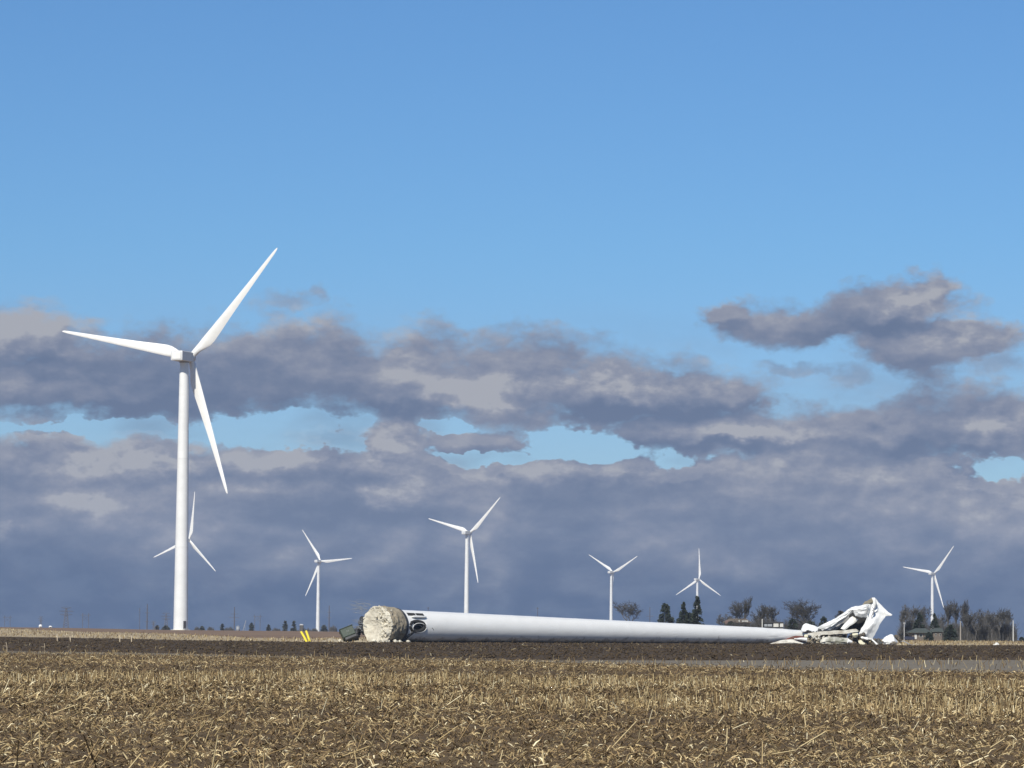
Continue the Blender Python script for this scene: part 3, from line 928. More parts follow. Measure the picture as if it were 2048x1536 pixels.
# rebar and wire springing from the plug
rb = thing('rebar_tangle', 'thin bent rods and wires sprung loose above the concrete plug', 'wire tangle', tuple(at(722, 1284, 460)))
m = MB(); mo = Vector(rb.location)
def curve_px(pts, Yd): return [at(a, b, Yd) for a, b in pts]
m2 = MB()
for i in range(26):
    x0 = random.uniform(722, 745); y0 = random.uniform(1212, 1262) if x0 < 735 else random.uniform(1210, 1225)
    ln = random.uniform(8, 30); up = random.uniform(-.1, .75)
    pts = [(x0, y0), (x0 - ln * .4, y0 - ln * up * .6), (x0 - ln, y0 - ln * up * .8 + random.uniform(-2, 4))]
    m.tube(curve_px(pts, 458.5 + random.random() * 2), .018 if i % 3 else .03, 4)
m.build('rods', M_galv, rb, mo)
for pts in ([(697, 1208), (707, 1213), (718, 1215), (731, 1214)], [(689, 1215), (700, 1218), (716, 1222), (728, 1222)], [(707, 1203), (722, 1203), (737, 1208), (752, 1211)], [(712, 1200), (725, 1199), (742, 1203), (760, 1210)],
            [(701, 1250), (706, 1244), (704, 1238)], [(704, 1254), (712, 1243), (716, 1234)], [(712, 1264), (718, 1250), (719, 1240)], [(695, 1247), (699, 1251), (703, 1257)]):
    m2.tube(curve_px(pts, 459), .012, 4)
m2.build('wires', M_galv, rb, mo)
# dark torn earth and cable bundle between the box and the plug
random.seed(5)
m = MB()
for i in range(60):
    t = random.random()
    px = 703 + 24 * t + random.uniform(-2, 3); py = 1281 - 50 * t ** 1.3 * random.random() ** .35
    chunk(m, at(px, min(py, 1281), 461.5 + random.random() * 1.5), random.uniform(.22, .46), i + 60)
    random.seed(i * 3 + 5)
lone('torn_cable_heap', m.v, m.f, M_dark, 'black heap of torn cables between the green cabinet and the concrete plug', 'debris heap')
# pale spoil
def mound(name, px0, px1, Yd, h, mat, label, cat, seed=1):
    a = on_ground(px0, Yd); b = on_ground(px1, Yd)
    c = (a + b) / 2; rx = abs(b.x - a.x) / 2; ry = max(1.2, rx * .55)
    vs, fs = [], []
    n, mm = 40, 10
    for i in range(mm + 1):
        q = i / mm
        for j in range(n):
            t = 2 * PI * j / n
            k = 1 + .18 * mnoise.noise(Vector((math.cos(t) * 1.5, math.sin(t) * 1.5, seed)))
            x = c.x + rx * q * k * math.cos(t); y = c.y + ry * q * k * math.sin(t)
            z = gz(x, y) + h * (math.cos(q * PI) * .5 + .5) * (1 + .6 * mnoise.noise(Vector((x * 1.1, y * 1.1, seed)))) - .03 * q
            vs.append((x, y, z))
    for i in range(mm):
        for j in range(n):
            p = i * n + j; q2 = i * n + (j + 1) % n
            fs.append((p, p + n, q2 + n, q2))
    return lone(name, vs, fs, mat, label, cat, smooth=True)
M_spoil = material('pale_spoil', (0.42, 0.37, 0.27), 0.95, (0.28, 0.235, 0.16), 1.5, 6, bump=.08)
mound('spoil_heap', 636, 690, 463, .42, M_spoil, 'low heap of pale rubble left of the green cabinet', 'rubble', 3)
mound('spoil_heap', 688, 745, 458.3, .24, M_spoil, 'low brownish heap in front of the green cabinet and the concrete plug', 'rubble', 9)

# loose concrete lumps at the foot of the plug
lump_lab = ['largest pale concrete lump under the middle of the concrete plug', 'white concrete lump right of the largest one at the plug foot', 'small concrete lump under the right edge of the plug', 'flat pale concrete lump on the soil under the doorway of the fallen tower',
            'pale concrete lump at the lower left rim of the plug', 'pale lump beside the green cabinet on the left']
for i, (px, py, r) in enumerate(((771, 1280, .5), (790, 1281.5, .33), (800, 1282, .26), (816, 1283, .28), (748, 1281, .35), (680, 1281, .3))):
    m = MB(); c = at(px, py, 456.5 if i < 5 else 460); c.z = r * .45
    chunk(m, c, r, i + 40); chunk(m, c + Vector((r * .7, .1, -.05)), r * .6, i + 50)
    lone('concrete_lump', m.v, m.f, M_conc, lump_lab[i], 'rubble', 'concrete lumps at the foot of the plug')

# green cabinet (pad transformer), tipped
gc = thing('transformer_cabinet', 'dark green metal cabinet tipped against the cable heap left of the concrete plug', 'transformer', tuple(at(697, 1283.5, 458)))
g0 = Vector(gc.location); g0.z = 0; gc.location = g0
Mg = Matrix.Rotation(math.radians(-27), 3, 'Y') @ Matrix.Rotation(math.radians(-24), 3, 'X') @ Matrix.Rotation(math.radians(12), 3, 'Z')
m = MB(); cc = g0 + Vector((-.1, .3, 1.12)); m.box(cc, (1.75, 1.2, 1.3), Mg, .06); bdy = m.build('cabinet_body', M_green, gc, g0)
m = MB(); m.box(cc + Mg @ Vector((0, 0, .69)), (1.87, 1.32, .09), Mg, .02); m.build('lid', M_green, gc, g0)
for k in (-.43, .43):
    m = MB(); m.box(cc + Mg @ Vector((k, -.62, -.02)), (.8, .05, 1.12), Mg, .015); d = m.build('door', M_green, gc, g0)
    m = MB(); m.box(cc + Mg @ Vector((k * .2, -.66, .05)), (.04, .04, .2), Mg); m.build('handle', M_grey, d, g0)
m = MB(); m.box(cc + Mg @ Vector((0.1, .1, -.82)), (1.6, 1.3, .38), Mg, .05); m.build('added_shade_underside', M_dark, gc, g0)  # dark block added below; the underside's shade is put into its colour

# yellow posts
for i, (a, b) in enumerate((((602.5, 1264), (614, 1285)), ((612.5, 1262.5), (620, 1284.5)))):
    Yd = 462 + i
    p = at(b[0], b[1], Yd); q = at(a[0], a[1], Yd + .3); p.z = 0
    t = thing('yellow_post', ['left one of two leaning yellow marker posts in the dry grass', 'right one of two leaning yellow marker posts in the dry grass'][i], 'post', tuple(p), 'leaning yellow posts')
    m = MB(); m.tube([p - Vector((0, 0, .1)), p.lerp(q, .5), q], .155, 14); pl = m.build('post', M_yellow, t, p); autosmooth(pl)
    d = (q - p).normalized()
    m = MB(); m.tube([q, q + d * .05, q + d * .1], [.16, .15, .08], 14); m.build('cap', M_yellow, t, p, True)

# ================================================================ wreck at the torn end
def loft(m, secs, n=22, sub=5, nz=0.06, nf=1.1, seed=0, sharp=.45, folds=True):
    """secs: (x1,y1, x2,y2, Y, half depth) - the two edges of the piece, how far off it lies and how deep it is.
    Bent sheet: flat facets between lengthwise folds, with kinks where the sections change"""
    S_ = [np.array(s, float) for s in secs]
    rs = random.Random(seed + 500)
    nk = rs.choice((7, 8, 9))
    ka = sorted(rs.uniform(0, 2 * PI) for _ in range(nk))
    pts = []
    for i in range(len(S_) - 1):
        a0 = S_[max(i - 1, 0)]; a1 = S_[i]; a2 = S_[i + 1]; a3 = S_[min(i + 2, len(S_) - 1)]
        for k in range(sub):
            t = k / sub
            lin_ = a1 + (a2 - a1) * t
            cat = 0.5 * ((2 * a1) + (-a0 + a2) * t + (2 * a0 - 5 * a1 + 4 * a2 - a3) * t * t + (-a0 + 3 * a1 - 3 * a2 + a3) * t ** 3)
            pts.append(lin_ * (1 - sharp) + cat * sharp)
    pts.append(S_[-1])
    rings = []
    for q, s in enumerate(pts):
        p1 = at(s[0], s[1], s[4]); p2 = at(s[2], s[3], s[4])
        c = (p1 + p2) / 2; h = (p2 - p1) / 2; d = Vector((0, max(s[5], .02), 0))
        r = []
        # corners of the folded section wander slowly along the piece
        cor = [(0.0, 1.0), (PI, 1.0)]
        for i, a in enumerate(ka):
            aa = a + .35 * mnoise.noise(Vector((q * .12, i * 3.3, seed)))
            rr = .92 + .42 * mnoise.noise(Vector((q * .16, i * 7.1, seed + 9)))
            if min(abs(aa - PI), aa % (2 * PI), 2 * PI - aa % (2 * PI)) > .35: cor.append((aa % (2 * PI), rr))
        cor.sort()
        cp = [(math.cos(a) * k, math.sin(a) * k) for a, k in cor]
        ang = [a for a, _ in cor]
        for j in range(n):
            t = 2 * PI * j / n
            if folds:
                i = max([k for k in range(len(ang)) if ang[k] <= t + 1e-9], default=len(ang) - 1)
                i2 = (i + 1) % len(ang)
                a0, a1 = ang[i], ang[i2] if i2 > i else ang[i2] + 2 * PI
                f = (t - a0) / max(1e-6, a1 - a0)
                x = cp[i][0] * (1 - f) + cp[i2][0] * f; y = cp[i][1] * (1 - f) + cp[i2][1] * f
            else: x, y = math.cos(t), math.sin(t)
            v = c + h * x + d * y
            nn = mnoise.noise(v * nf + Vector((seed, 0, 0)))
            k = (abs(nn) * 1.6 - .45) * nz + mnoise.noise(v * nf * 3 + Vector((seed, 5, 0))) * nz * .3
            v = v + (v - c).normalized() * k if (v - c).length > 1e-4 else v
            r.append(v)
        rings.append(r)
    m.rings(rings)

YW = 507.0
ct = thing('crumpled_tower_top', 'crumpled white top of the fallen tower, folded up into a tall leaning peak', 'tower wreckage', tuple(at(1728, 1284, YW)))
c0 = Vector(ct.location); c0.z = 0; ct.location = c0
M_wreck = material('buckled_white_skin', (0.79, 0.80, 0.78), 0.45, (0.64, 0.65, 0.63), 0.7, 6, lo=.45, hi=.8, bump=.12, bscale=.9)
m = MB()
loft(m, [(1715, 1272, 1745, 1281, YW, .5), (1718, 1266, 1749, 1270, YW, .8), (1723, 1257, 1755, 1259, YW, .9), (1729, 1247, 1761, 1248, YW + .2, .85), (1733, 1234, 1767, 1238, YW + .5, .75),
         (1735, 1222, 1774, 1230, YW + .8, .6), (1737, 1211, 1775, 1223, YW + 1, .45), (1739, 1205, 1764, 1211, YW + 1.1, .35), (1743, 1199, 1756, 1203, YW + 1.2, .25), (1745, 1195, 1751, 1196.5, YW + 1.2, .12)], 64, 6, .16, .8, 3)
o = m.build('folded_slab', M_wreck, ct, c0); autosmooth(o, 20)
m = MB()
loft(m, [(1634, 1254, 1640, 1265, YW + 1, .35), (1650, 1247, 1659, 1262, YW + .8, .55), (1667, 1238, 1676, 1250, YW + .6, .55), (1684, 1229, 1692, 1238, YW + .4, .5), (1694, 1221, 1701, 1228, YW + .2, .5),
         (1702, 1214.5, 1706, 1225, YW, .5), (1711, 1212.5, 1711, 1232, YW - .2, .55), (1722, 1210.5, 1722, 1235.5, YW - .1, .6), (1732, 1208.5, 1732, 1234, YW + .2, .55), (1741, 1207, 1739, 1230, YW + .9, .4)], 48, 6, .11, 1.0, 9)
o = m.build('bent_arm', M_wreck, ct, c0); autosmooth(o, 20)
M_black = material('shade_black_lining', (0.012, 0.012, 0.012), .9, (0.03, 0.03, 0.028), 1.5)
m = MB()   # inner wall behind the opening, its shadow put into the black colour
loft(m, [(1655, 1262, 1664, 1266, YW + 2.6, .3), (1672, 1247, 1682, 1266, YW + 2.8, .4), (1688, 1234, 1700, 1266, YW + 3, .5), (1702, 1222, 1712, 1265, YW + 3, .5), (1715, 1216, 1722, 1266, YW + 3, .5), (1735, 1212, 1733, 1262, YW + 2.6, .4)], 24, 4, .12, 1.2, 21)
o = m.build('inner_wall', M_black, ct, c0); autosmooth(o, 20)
m = MB()
loft(m, [(1681, 1257, 1690, 1260, YW - .3, .10), (1690, 1246, 1700, 1252, YW - .1, .13), (1699, 1237, 1710, 1246, YW + .3, .15), (1704, 1232, 1716, 1239, YW + .5, .12)], 16, 4, .05, 1.5, 30)
o = m.build('torn_strip', M_dirtywhite, ct, c0); autosmooth(o, 20)
m = MB()
loft(m, [(1665, 1255, 1668, 1262, YW + 2, .08), (1680, 1243, 1686, 1252, YW + 2, .12), (1695, 1230, 1700, 1236, YW + 2, .08)], 14, 4, .05, 1.5, 31)
o = m.build('inner_rib', M_grey, ct, c0); autosmooth(o, 20)
m = MB()   # flap at the right and tongue at the peak
loft(m, [(1770, 1220, 1771, 1232, YW + .6, .1), (1776, 1224, 1776, 1232, YW + .4, .12), (1782, 1227.5, 1781, 1232, YW + .3, .08), (1784.5, 1229, 1784, 1231, YW + .3, .05)], 14, 4, .03, 1.5, 33)
o = m.build('side_flap', M_wreck, ct, c0); autosmooth(o, 20)
m = MB()
loft(m, [(1747, 1195, 1750, 1195, YW - .1, .06), (1746, 1202, 1752, 1202, YW - .1, .1), (1745.5, 1209, 1752, 1209, YW - .05, .12), (1747, 1214, 1750.5, 1214, YW, .08)], 14, 4, .02, 1.5, 34)
o = m.build('tongue', M_wreck, ct, c0); autosmooth(o, 20)
for pts, rad in ((((1741, 1208), (1743.5, 1213), (1746, 1216.5), (1749.5, 1217), (1752.3, 1214), (1752.8, 1207), (1752, 1203)), .05), (((1747, 1217), (1747.5, 1222), (1746, 1228), (1743.5, 1231), (1742.8, 1238)), [.1, .14, .12, .06, .03]),
                 (((1737.5, 1210), (1735, 1214), (1734, 1222), (1733.3, 1229)), [.03, .11, .08, .04])):
    m = MB(); m.tube([at(x, y, YW - .3 - .012 * max(0, y - 1214)) for x, y in pts], rad, 6); m.build('crease', M_grey, ct, c0, True)
m = MB()
loft(m, [(1724, 1210, 1727, 1211.5, YW + .8, .3), (1730, 1203, 1735, 1210, YW + .9, .5), (1738, 1199, 1741, 1209, YW + 1, .5), (1743, 1195, 1747, 1206, YW + 1.1, .4)], 16, 4, .16, 2.0, 36)
o = m.build('ragged_lining', material('ragged_lining', (0.24, 0.21, 0.15), .9, (0.13, 0.12, 0.09), 2.0, bump=.08), ct, c0); autosmooth(o, 30)

M_bladeshade = material('shade_toned_fibreglass', (0.62, 0.61, 0.54), .8, (0.16, 0.16, 0.115), 0.9, 7, lo=.42, hi=.68, bump=.05, bscale=3)  # greenish dark mix puts the blade's shaded underside into its colour
def piece(name, secs, mat, label, cat='debris', seed=0, n=28, nz=.06, nf=1.3, sharp=.4, ang=22):
    m = MB(); loft(m, secs, n, 5, nz, nf, seed, sharp)
    o = lone(name, m.v, m.f, mat, label, cat); autosmooth(o, ang)
    return o
Y0 = YW - 2
piece('nacelle_shell_fragment', [(1602.5, 1258, 1604, 1265, Y0 + 2, .7), (1606, 1250, 1607, 1266, Y0 + 2, .95), (1611, 1246.5, 1613, 1266.5, Y0 + 2, 1.1), (1620, 1248.5, 1622, 1266.5, Y0 + 2, 1.1), (1631, 1252, 1630, 1266, Y0 + 2, 1.0), (1637, 1255, 1634, 1264, Y0 + 2, .7)], M_wreck,
      'chunky white shell fragment resting on the torn end of the fallen tower', 'debris', 4, 28, .05)
piece('dark_bracket', [(1637, 1257, 1642, 1258, Y0 + .6, .1), (1636.5, 1262, 1644, 1262, Y0 + .6, .15), (1635, 1266, 1645, 1266, Y0 + .6, .1)], M_dark, 'small dark bracket beside the chunky white shell fragment', 'debris', 2, 12)
piece('broken_blade', [(1612, 1268, 1613, 1270, Y0, .1), (1625, 1265, 1627, 1271.5, Y0, .28), (1645, 1262.5, 1647, 1269.5, Y0, .35), (1668, 1261.2, 1669, 1268.5, Y0, .4), (1690, 1260.2, 1691, 1267.5, Y0, .4), (1705, 1258.6, 1706, 1265, Y0, .36), (1712, 1258, 1714, 1264, Y0, .3), (1717, 1261, 1717, 1263.5, Y0, .12)], M_fibre,
      'long pale blade fragment lying level across the upper part of the wreck', 'blade fragment', 5, 20, .05)
piece('broken_blade', [(1639, 1281, 1641, 1287, Y0 - 1, .2), (1646, 1276, 1648, 1289, Y0 - 1, .5), (1656, 1273, 1658, 1290, Y0 - 1, .7), (1670, 1273.5, 1671, 1290, Y0 - 1, .75), (1685, 1275, 1686, 1290, Y0 - 1, .7), (1695, 1276, 1696, 1289, Y0 - 1, .6), (1699, 1278, 1699, 1288, Y0 - 1, .4)], M_bladeshade,
      'thick rounded blade fragment lying on the soil under the level one', 'blade fragment', 6, 22, .06)
piece('rusty_skin', [(1566, 1281.5, 1568, 1284, Y0 + 1, .3), (1578, 1275, 1580, 1284, Y0 + 1, .5), (1592, 1271, 1594, 1283, Y0 + 1, .6), (1606, 1272, 1607, 1284, Y0 + 1, .5), (1616, 1277, 1616, 1284, Y0 + 1, .3)], M_rust,
      'dark rusty inner skin showing in the rip of the fallen tower', 'debris', 7)
piece('torn_shell_sheet', [(1534.5, 1288.5, 1535, 1289.5, Y0 - 1.5, .05), (1546, 1285, 1547, 1290, Y0 - 1.4, .18), (1558, 1281.5, 1560, 1290.5, Y0 - 1.3, .3), (1572, 1279, 1575, 1291, Y0 - 1.2, .4), (1587, 1278.6, 1592, 1291, Y0 - 1.1, .45), (1599, 1283, 1602, 1291, Y0 - 1.1, .4), (1612, 1288, 1613, 1291, Y0 - 1, .2)], M_fibre,
      'long pointed pale sheet torn from the shell, lying in front of the tower tip', 'debris', 8, 22, .05)
piece('torn_shell_strip', [(1588, 1276.5, 1589, 1278.5, Y0 - 1.6, .08), (1600, 1275.6, 1600, 1281, Y0 - 1.6, .2), (1611, 1275.2, 1611, 1283, Y0 - 1.6, .25), (1614.5, 1276, 1613.5, 1284, Y0 - 1.6, .15)], M_wreck,
      'short white strip of shell above the long pointed sheet', 'debris', 9, 16, .03)
piece('white_block', [(1608, 1270, 1609, 1275.5, Y0 - 1.2, .2), (1612, 1268.5, 1612, 1276.5, Y0 - 1.2, .28), (1616, 1270, 1615.5, 1276, Y0 - 1.2, .2)], M_cream, 'small white block stuck in the rip at the tower tip', 'debris', 10, 10, .04)
piece('foam_block', [(1704, 1267, 1705, 1273, Y0 - .6, .2), (1710, 1266.5, 1711, 1276, Y0 - .6, .3), (1716, 1266, 1715, 1273, Y0 - .6, .2)], M_cream, 'cream foam block under the end of the level blade fragment', 'debris', 11, 10, .05)
piece('foam_block', [(1694, 1285, 1695, 1287, Y0 - 2, .1), (1696, 1277.5, 1698, 1286, Y0 - 2, .2), (1701, 1280, 1702, 1286, Y0 - 2, .2), (1705, 1282, 1705, 1285.5, Y0 - 2, .1)], M_wreck, 'white scrap standing at the end of the thick blade fragment', 'debris', 12, 10, .03)
piece('foam_block', [(1716, 1281, 1718, 1287, Y0 - 2, .2), (1721, 1280, 1722, 1291.5, Y0 - 2, .35), (1726, 1283, 1726, 1292, Y0 - 2, .35), (1730, 1286, 1729, 1291, Y0 - 2, .2)], M_cream, 'cream block with broken corners lying on the soil below the leaning peak', 'debris', 13, 10, .09)
piece('white_bar', [(1743, 1280, 1745, 1278, Y0 - 1.5, .12), (1749, 1286, 1752, 1284, Y0 - 1.8, .13), (1755, 1292, 1758, 1290, Y0 - 2.2, .1)], M_wreck, 'slanting white bar sticking out from below the leaning peak', 'debris', 14, 10, .01)
piece('crushed_base_sheet', [(1721, 1273, 1722, 1277, Y0 - .5, .2), (1728, 1273, 1729, 1279, Y0 - .7, .35), (1736, 1275, 1735, 1281, Y0 - .7, .3), (1744, 1276, 1743, 1280, Y0 - .5, .15)], M_dirtywhite, 'crushed crinkled sheet right under the foot of the leaning peak', 'debris', 15, 14, .14, 2.5)
piece('nose_cone', [(1763, 1281, 1766, 1283, Y0 - 1, .3), (1768, 1276, 1768, 1291, Y0 - 1, .7), (1774, 1272, 1775, 1292, Y0 - 1, 1.0), (1780, 1268.5, 1781, 1292, Y0 - 1, 1.1), (1786, 1270, 1787, 1291.5, Y0 - 1, 1.0), (1791, 1277, 1792, 1289, Y0 - 1, .7), (1795, 1282, 1795, 1286, Y0 - 1, .3)], M_wreck,
      'white pointed shell piece standing alone right of the leaning peak', 'debris', 16, 22, .07)
piece('white_plate', [(1762, 1290, 1763, 1291.5, Y0 - 2.2, .12), (1774, 1290.4, 1775, 1292.4, Y0 - 2.2, .3), (1786, 1289.8, 1787, 1291.6, Y0 - 2.2, .2)], M_dirtywhite, 'flat plate under the white pointed shell piece', 'debris', 17, 12, .02)
piece('brown_scrap', [(1785, 1270, 1786, 1273, Y0 + .3, .2), (1792, 1269.5, 1793, 1280, Y0 + .3, .5), (1799, 1273, 1799, 1285, Y0 + .3, .5), (1804, 1280, 1803, 1287, Y0 + .3, .3)], material('brown_scrap', (.16, .13, .09), .9, (.05, .045, .04), 2.5, lo=.4, hi=.6), 'brown mangled machinery behind the white pointed shell piece', 'debris', 18, 14, .25, 2.0)
piece('foam_ball', [(1797, 1289, 1797.5, 1291, Y0 - 2, .1), (1799, 1286.8, 1800, 1292.5, Y0 - 2, .2), (1802.5, 1289, 1802.5, 1291, Y0 - 2, .1)], M_cream, 'small yellowish foam ball right of the white pointed shell piece', 'debris', 19, 10, .03)
m = MB(); m.tube([at(x, y, Y0) for x, y in ((1800, 1284), (1806, 1282), (1813, 1285.5), (1820, 1289.5), (1830, 1290.3))], [.05, .08, .09, .08, .04], 8)
lone('loose_cable', m.v, m.f, M_grey, 'pale bent cable running over the soil at the far right of the wreck', 'cable', smooth=True)
# small pale scrap out in the soil
cx = at(1993, 1293, 530)
m = MB(); random.seed(3); chunk(m, at(1989, 1292, 533), .38, 70); chunk(m, at(1994, 1290, 533), .42, 73); chunk(m, at(2000, 1293, 533), .26, 72)
lone('pale_scrap', m.v, m.f, M_dirtywhite, 'small pale scrap lying alone on the soil near the right edge', 'debris')
# dark machinery under the peak
random.seed(12)
def heap(px0, px1, y0, y1, Yd, n, rmin, rmax, mat, label, seed):
    m = MB()
    rs = random.Random(seed)
    cs = [(rs.uniform(px0, px1), rs.uniform(y0, y1), rs.uniform(-.8, .8), rs.uniform(rmin, rmax)) for _ in range(n)]
    for i, (a, b, dy, r) in enumerate(cs):
        c = at(a, b, Yd + dy); c.z = max(c.z, r * .4)
        chunk(m, c, r, seed * 100 + i)
        if i % 3 == 0:
            random.seed(seed * 7 + i)
            m.tube([c, c + Vector((random.uniform(-.7, .7), random.uniform(-.4, .4), random.uniform(-.2, .5)))], .05, 5)
    return lone('machinery_debris', m.v, m.f, mat, label, 'debris heap')
heap(1704, 1730, 1268, 1286, Y0 + 1, 30, .2, .5, M_scrap, 'black machinery crushed between the blade fragments and the leaning peak', 4)
heap(1728, 1762, 1279, 1290, Y0 + .6, 30, .12, .36, M_scrap, 'dark scattered machinery under and right of the foot of the leaning peak', 5)
heap(1616, 1642, 1272, 1288, Y0 + .4, 24, .12, .34, material('tan_insulation', (.42, .37, .27), .9, (.16, .14, .11), 2.5), 'tan torn insulation at the tip of the fallen tower', 6)
heap(1640, 1712, 1269, 1276, Y0 + 1.2, 36, .2, .42, M_scrap, 'black gap filling of crushed machinery between the two blade fragments', 7)
heap(1625, 1660, 1271, 1278, Y0 - .8, 12, .1, .24, M_fibre, 'splinters of white fibreglass at the left ends of the two blade fragments', 8)
heap(1754, 1768, 1281, 1290, Y0 + .2, 9, .14, .3, M_primer, 'grey green machinery left of the white pointed shell piece', 9)

# small lath stakes in the left field
for i, (px, py0, py1, Yd, lab) in enumerate(((115, 1270, 1284, 400, 'thin pale stake in the left soil, below the pair of white tanks'), (141.5, 1273, 1284, 405, 'thin pale stake, second from the left at the edge of the dry grass'),
                                     (240, 1270, 1284.5, 400, 'pale stake with a light top, left one of the pair left of the nearest tower'), (263.5, 1273, 1285, 402, 'short pale stake, right one of the pair left of the nearest tower'),
                                     (89.5, 1284, 1303, 225, 'tall pale stalk standing in the dark soil by the gravel road'), (15, 1281, 1302, 225, 'leaning pale stalk by the gravel road at the left edge'))):
    p = on_ground(px, Yd); p.z = gz(p.x, p.y)
    hgt = (py1 - py0) / F * Yd
    m = MB()
    lean = .12 if i in (1, 5) else .02
    q = p + Vector((-lean * hgt, 0, hgt))
    if i < 4:
        m.box((p + q) / 2, (.11, .04, hgt), Matrix.Rotation(-lean, 3, 'Y'), .01)
        m.box(q, (.13, .05, .12), Matrix.Rotation(-lean, 3, 'Y'))
    else:
        m.tube([p, p.lerp(q, .6) + Vector((.03, 0, 0)), q], [.022, .018, .012], 6)
        m.tube([p.lerp(q, .6), p.lerp(q, .62) + Vector((-.22, 0, .02))], [.014, .006], 5)
    lone('marker_stake' if i < 4 else 'corn_stalk', m.v, m.f, M_paleWood, lab, 'stake' if i < 4 else 'corn stalk', 'pale stakes in the left field' if i < 4 else 'stalks by the gravel road')

# ================================================================ trees
def tree_place(px, ytop, Yd):
    g = on_ground(px, Yd)
    top = at(px, ytop, Yd)
    return g, top.z - g.z

def bare_tree(px, x0, x1, ytop, Yd, label, seed, mat=None, trunk_frac=.15, dens=1.25, cat='bare tree', kind='bare_tree', group='bare trees of the farmyards', up=.35):
    rs = random.Random(seed)
    g, h = tree_place(px, ytop, Yd)
    w = (x1 - x0) / F * Yd
    segs = []          # (p, q, r0, r1, level)
    nl = 6 if h > 6 else 5
    def grow(p, d, L, r, lev):
        q = p + d * L * .5 + Vector((rs.uniform(-.06, .06), rs.uniform(-.06, .06), 0)) * L
        e = q + (d + Vector((rs.uniform(-.2, .2), rs.uniform(-.2, .2), rs.uniform(-.05, .2)))).normalized() * L * .5
        segs.append((p, q, r, r * .85, lev)); segs.append((q, e, r * .85, r * .68, lev))
        if lev >= nl: return
        k = 3 if lev < 2 else (3 if rs.random() < .55 * dens else 2)
        for i in range(k):
            az_ = rs.uniform(0, 2 * PI)
            sp = rs.uniform(.28, .8) if lev < 3 else rs.uniform(.35, 1.0)
            a = d.cross(Vector((math.cos(az_), math.sin(az_), .1))).normalized()
            nd = (Matrix.Rotation(sp, 3, a) @ d)
            nd = (nd + Vector((0, 0, up * (.6 if lev < 3 else .3)))).normalized()
            src = e if i < k - 1 or lev < 1 else q
            grow(src, nd, L * rs.uniform(.62, .86), r * rs.uniform(.5, .68), lev + 1)
        if lev >= 2:
            for i in range(2):
                az_ = rs.uniform(0, 2 * PI)
                a = d.cross(Vector((math.cos(az_), math.sin(az_), .1))).normalized()
                nd = Matrix.Rotation(rs.uniform(.5, 1.1), 3, a) @ d
                grow(q, nd, L * .5, r * .4, max(lev + 2, nl - 1))
    grow(Vector((0, 0, 0)), Vector((rs.uniform(-.04, .04), rs.uniform(-.04, .04), 1)), h * trunk_frac, max(.10, h * .022), 0)
    P_ = np.array([s[1] for s in segs])
    zmax = np.percentile(P_[:, 2], 99.6); wx = np.percentile(np.abs(P_[:, 0] - P_[:, 0].mean()), 98.5) * 2
    mx = P_[:, 0].mean(); sx = w / wx; sz = h / zmax
    cxo = ((x0 + x1) / 2 - px) / F * Yd
    def tf(v):
        f = min(1, max(0, v.z / (zmax * .35)))
        return Vector(((v.x - mx * f) * sx + cxo * f, v.y * sx, v.z * sz)) + g
    mt, mc = MB(), MB()
    for p, q, r0, r1, lev in segs:
        if lev > 1 and abs((tf(q).x - g.x) - cxo) > w * .54: continue
        (mt if lev <= 2 else mc).tube([tf(p), tf(q)], [max(r0, .028), max(r1, .022)], 5 if lev <= 2 else 3, caps=False)
    t = thing(kind, label, cat, tuple(g), group)
    mt.build('trunk', M_bark, t, g)
    mc.build('crown', mat or M_twig, t, g)
    return t

def evergreen(px, x0, x1, ytop, Yd, label, seed, profile, n=2600, leaf=.34, kind='evergreen_tree', group='dark evergreens of the farmyards', cat='evergreen tree', mat=None):
    rs = random.Random(seed)
    g, h = tree_place(px, ytop, Yd)
    w = (x1 - x0) / F * Yd / 2
    cxo = ((x0 + x1) / 2 - px) / F * Yd
    t = thing(kind, label, cat, tuple(g), group)
    m = MB(); m.tube([g - Vector((0, 0, .1)), g + Vector((0, 0, h * .5)), g + Vector((0, 0, h * .96))], [h * .025, h * .015, .03], 7)
    m.build('trunk', M_bark, t, g)
    m = MB()
    nb = 34
    # boughs: directions with their own reach so that the outline is uneven
    boughs = []
    for b in range(nb * 3):
        z = rs.random() ** .9
        boughs.append((z, rs.uniform(0, 2 * PI), profile(z) * rs.uniform(.72, 1.12)))
    for i in range(n):
        z, a, R = boughs[rs.randrange(len(boughs))]
        q = rs.random() ** .5
        aa = a + rs.gauss(0, .2) / (q + .25)
        rad = R * w * q
        zz = z * h - q * R * w * .22 + rs.gauss(0, .02) * h
        c = g + Vector((math.cos(aa) * rad + cxo * (1 - z * .5), math.sin(aa) * rad, max(.05, zz)))
        s = leaf * rs.uniform(.6, 1.3)
        d = Vector((math.cos(aa), math.sin(aa), rs.uniform(-.6, .3))).normalized()
        u = d.cross(Vector((rs.uniform(-1, 1), rs.uniform(-1, 1), rs.uniform(-.5, 1)))).normalized()
        m.add([c - d * s * .6, c + u * s * .3, c + d * s * .7, c - u * s * .3], [(0, 1, 2, 3)])
    for i in range(60):      # leader
        z = rs.uniform(.9, 1.0)
        c = g + Vector((cxo * .5 + rs.gauss(0, .06) , rs.gauss(0, .06), z * h))
        m.add([c, c + Vector((rs.uniform(-.2, .2), rs.uniform(-.2, .2), .05)), c + Vector((rs.uniform(-.1, .1), rs.uniform(-.1, .1), -.3))], [(0, 1, 2)])
    m.build('crown', mat or M_needle, t, g)
    return t

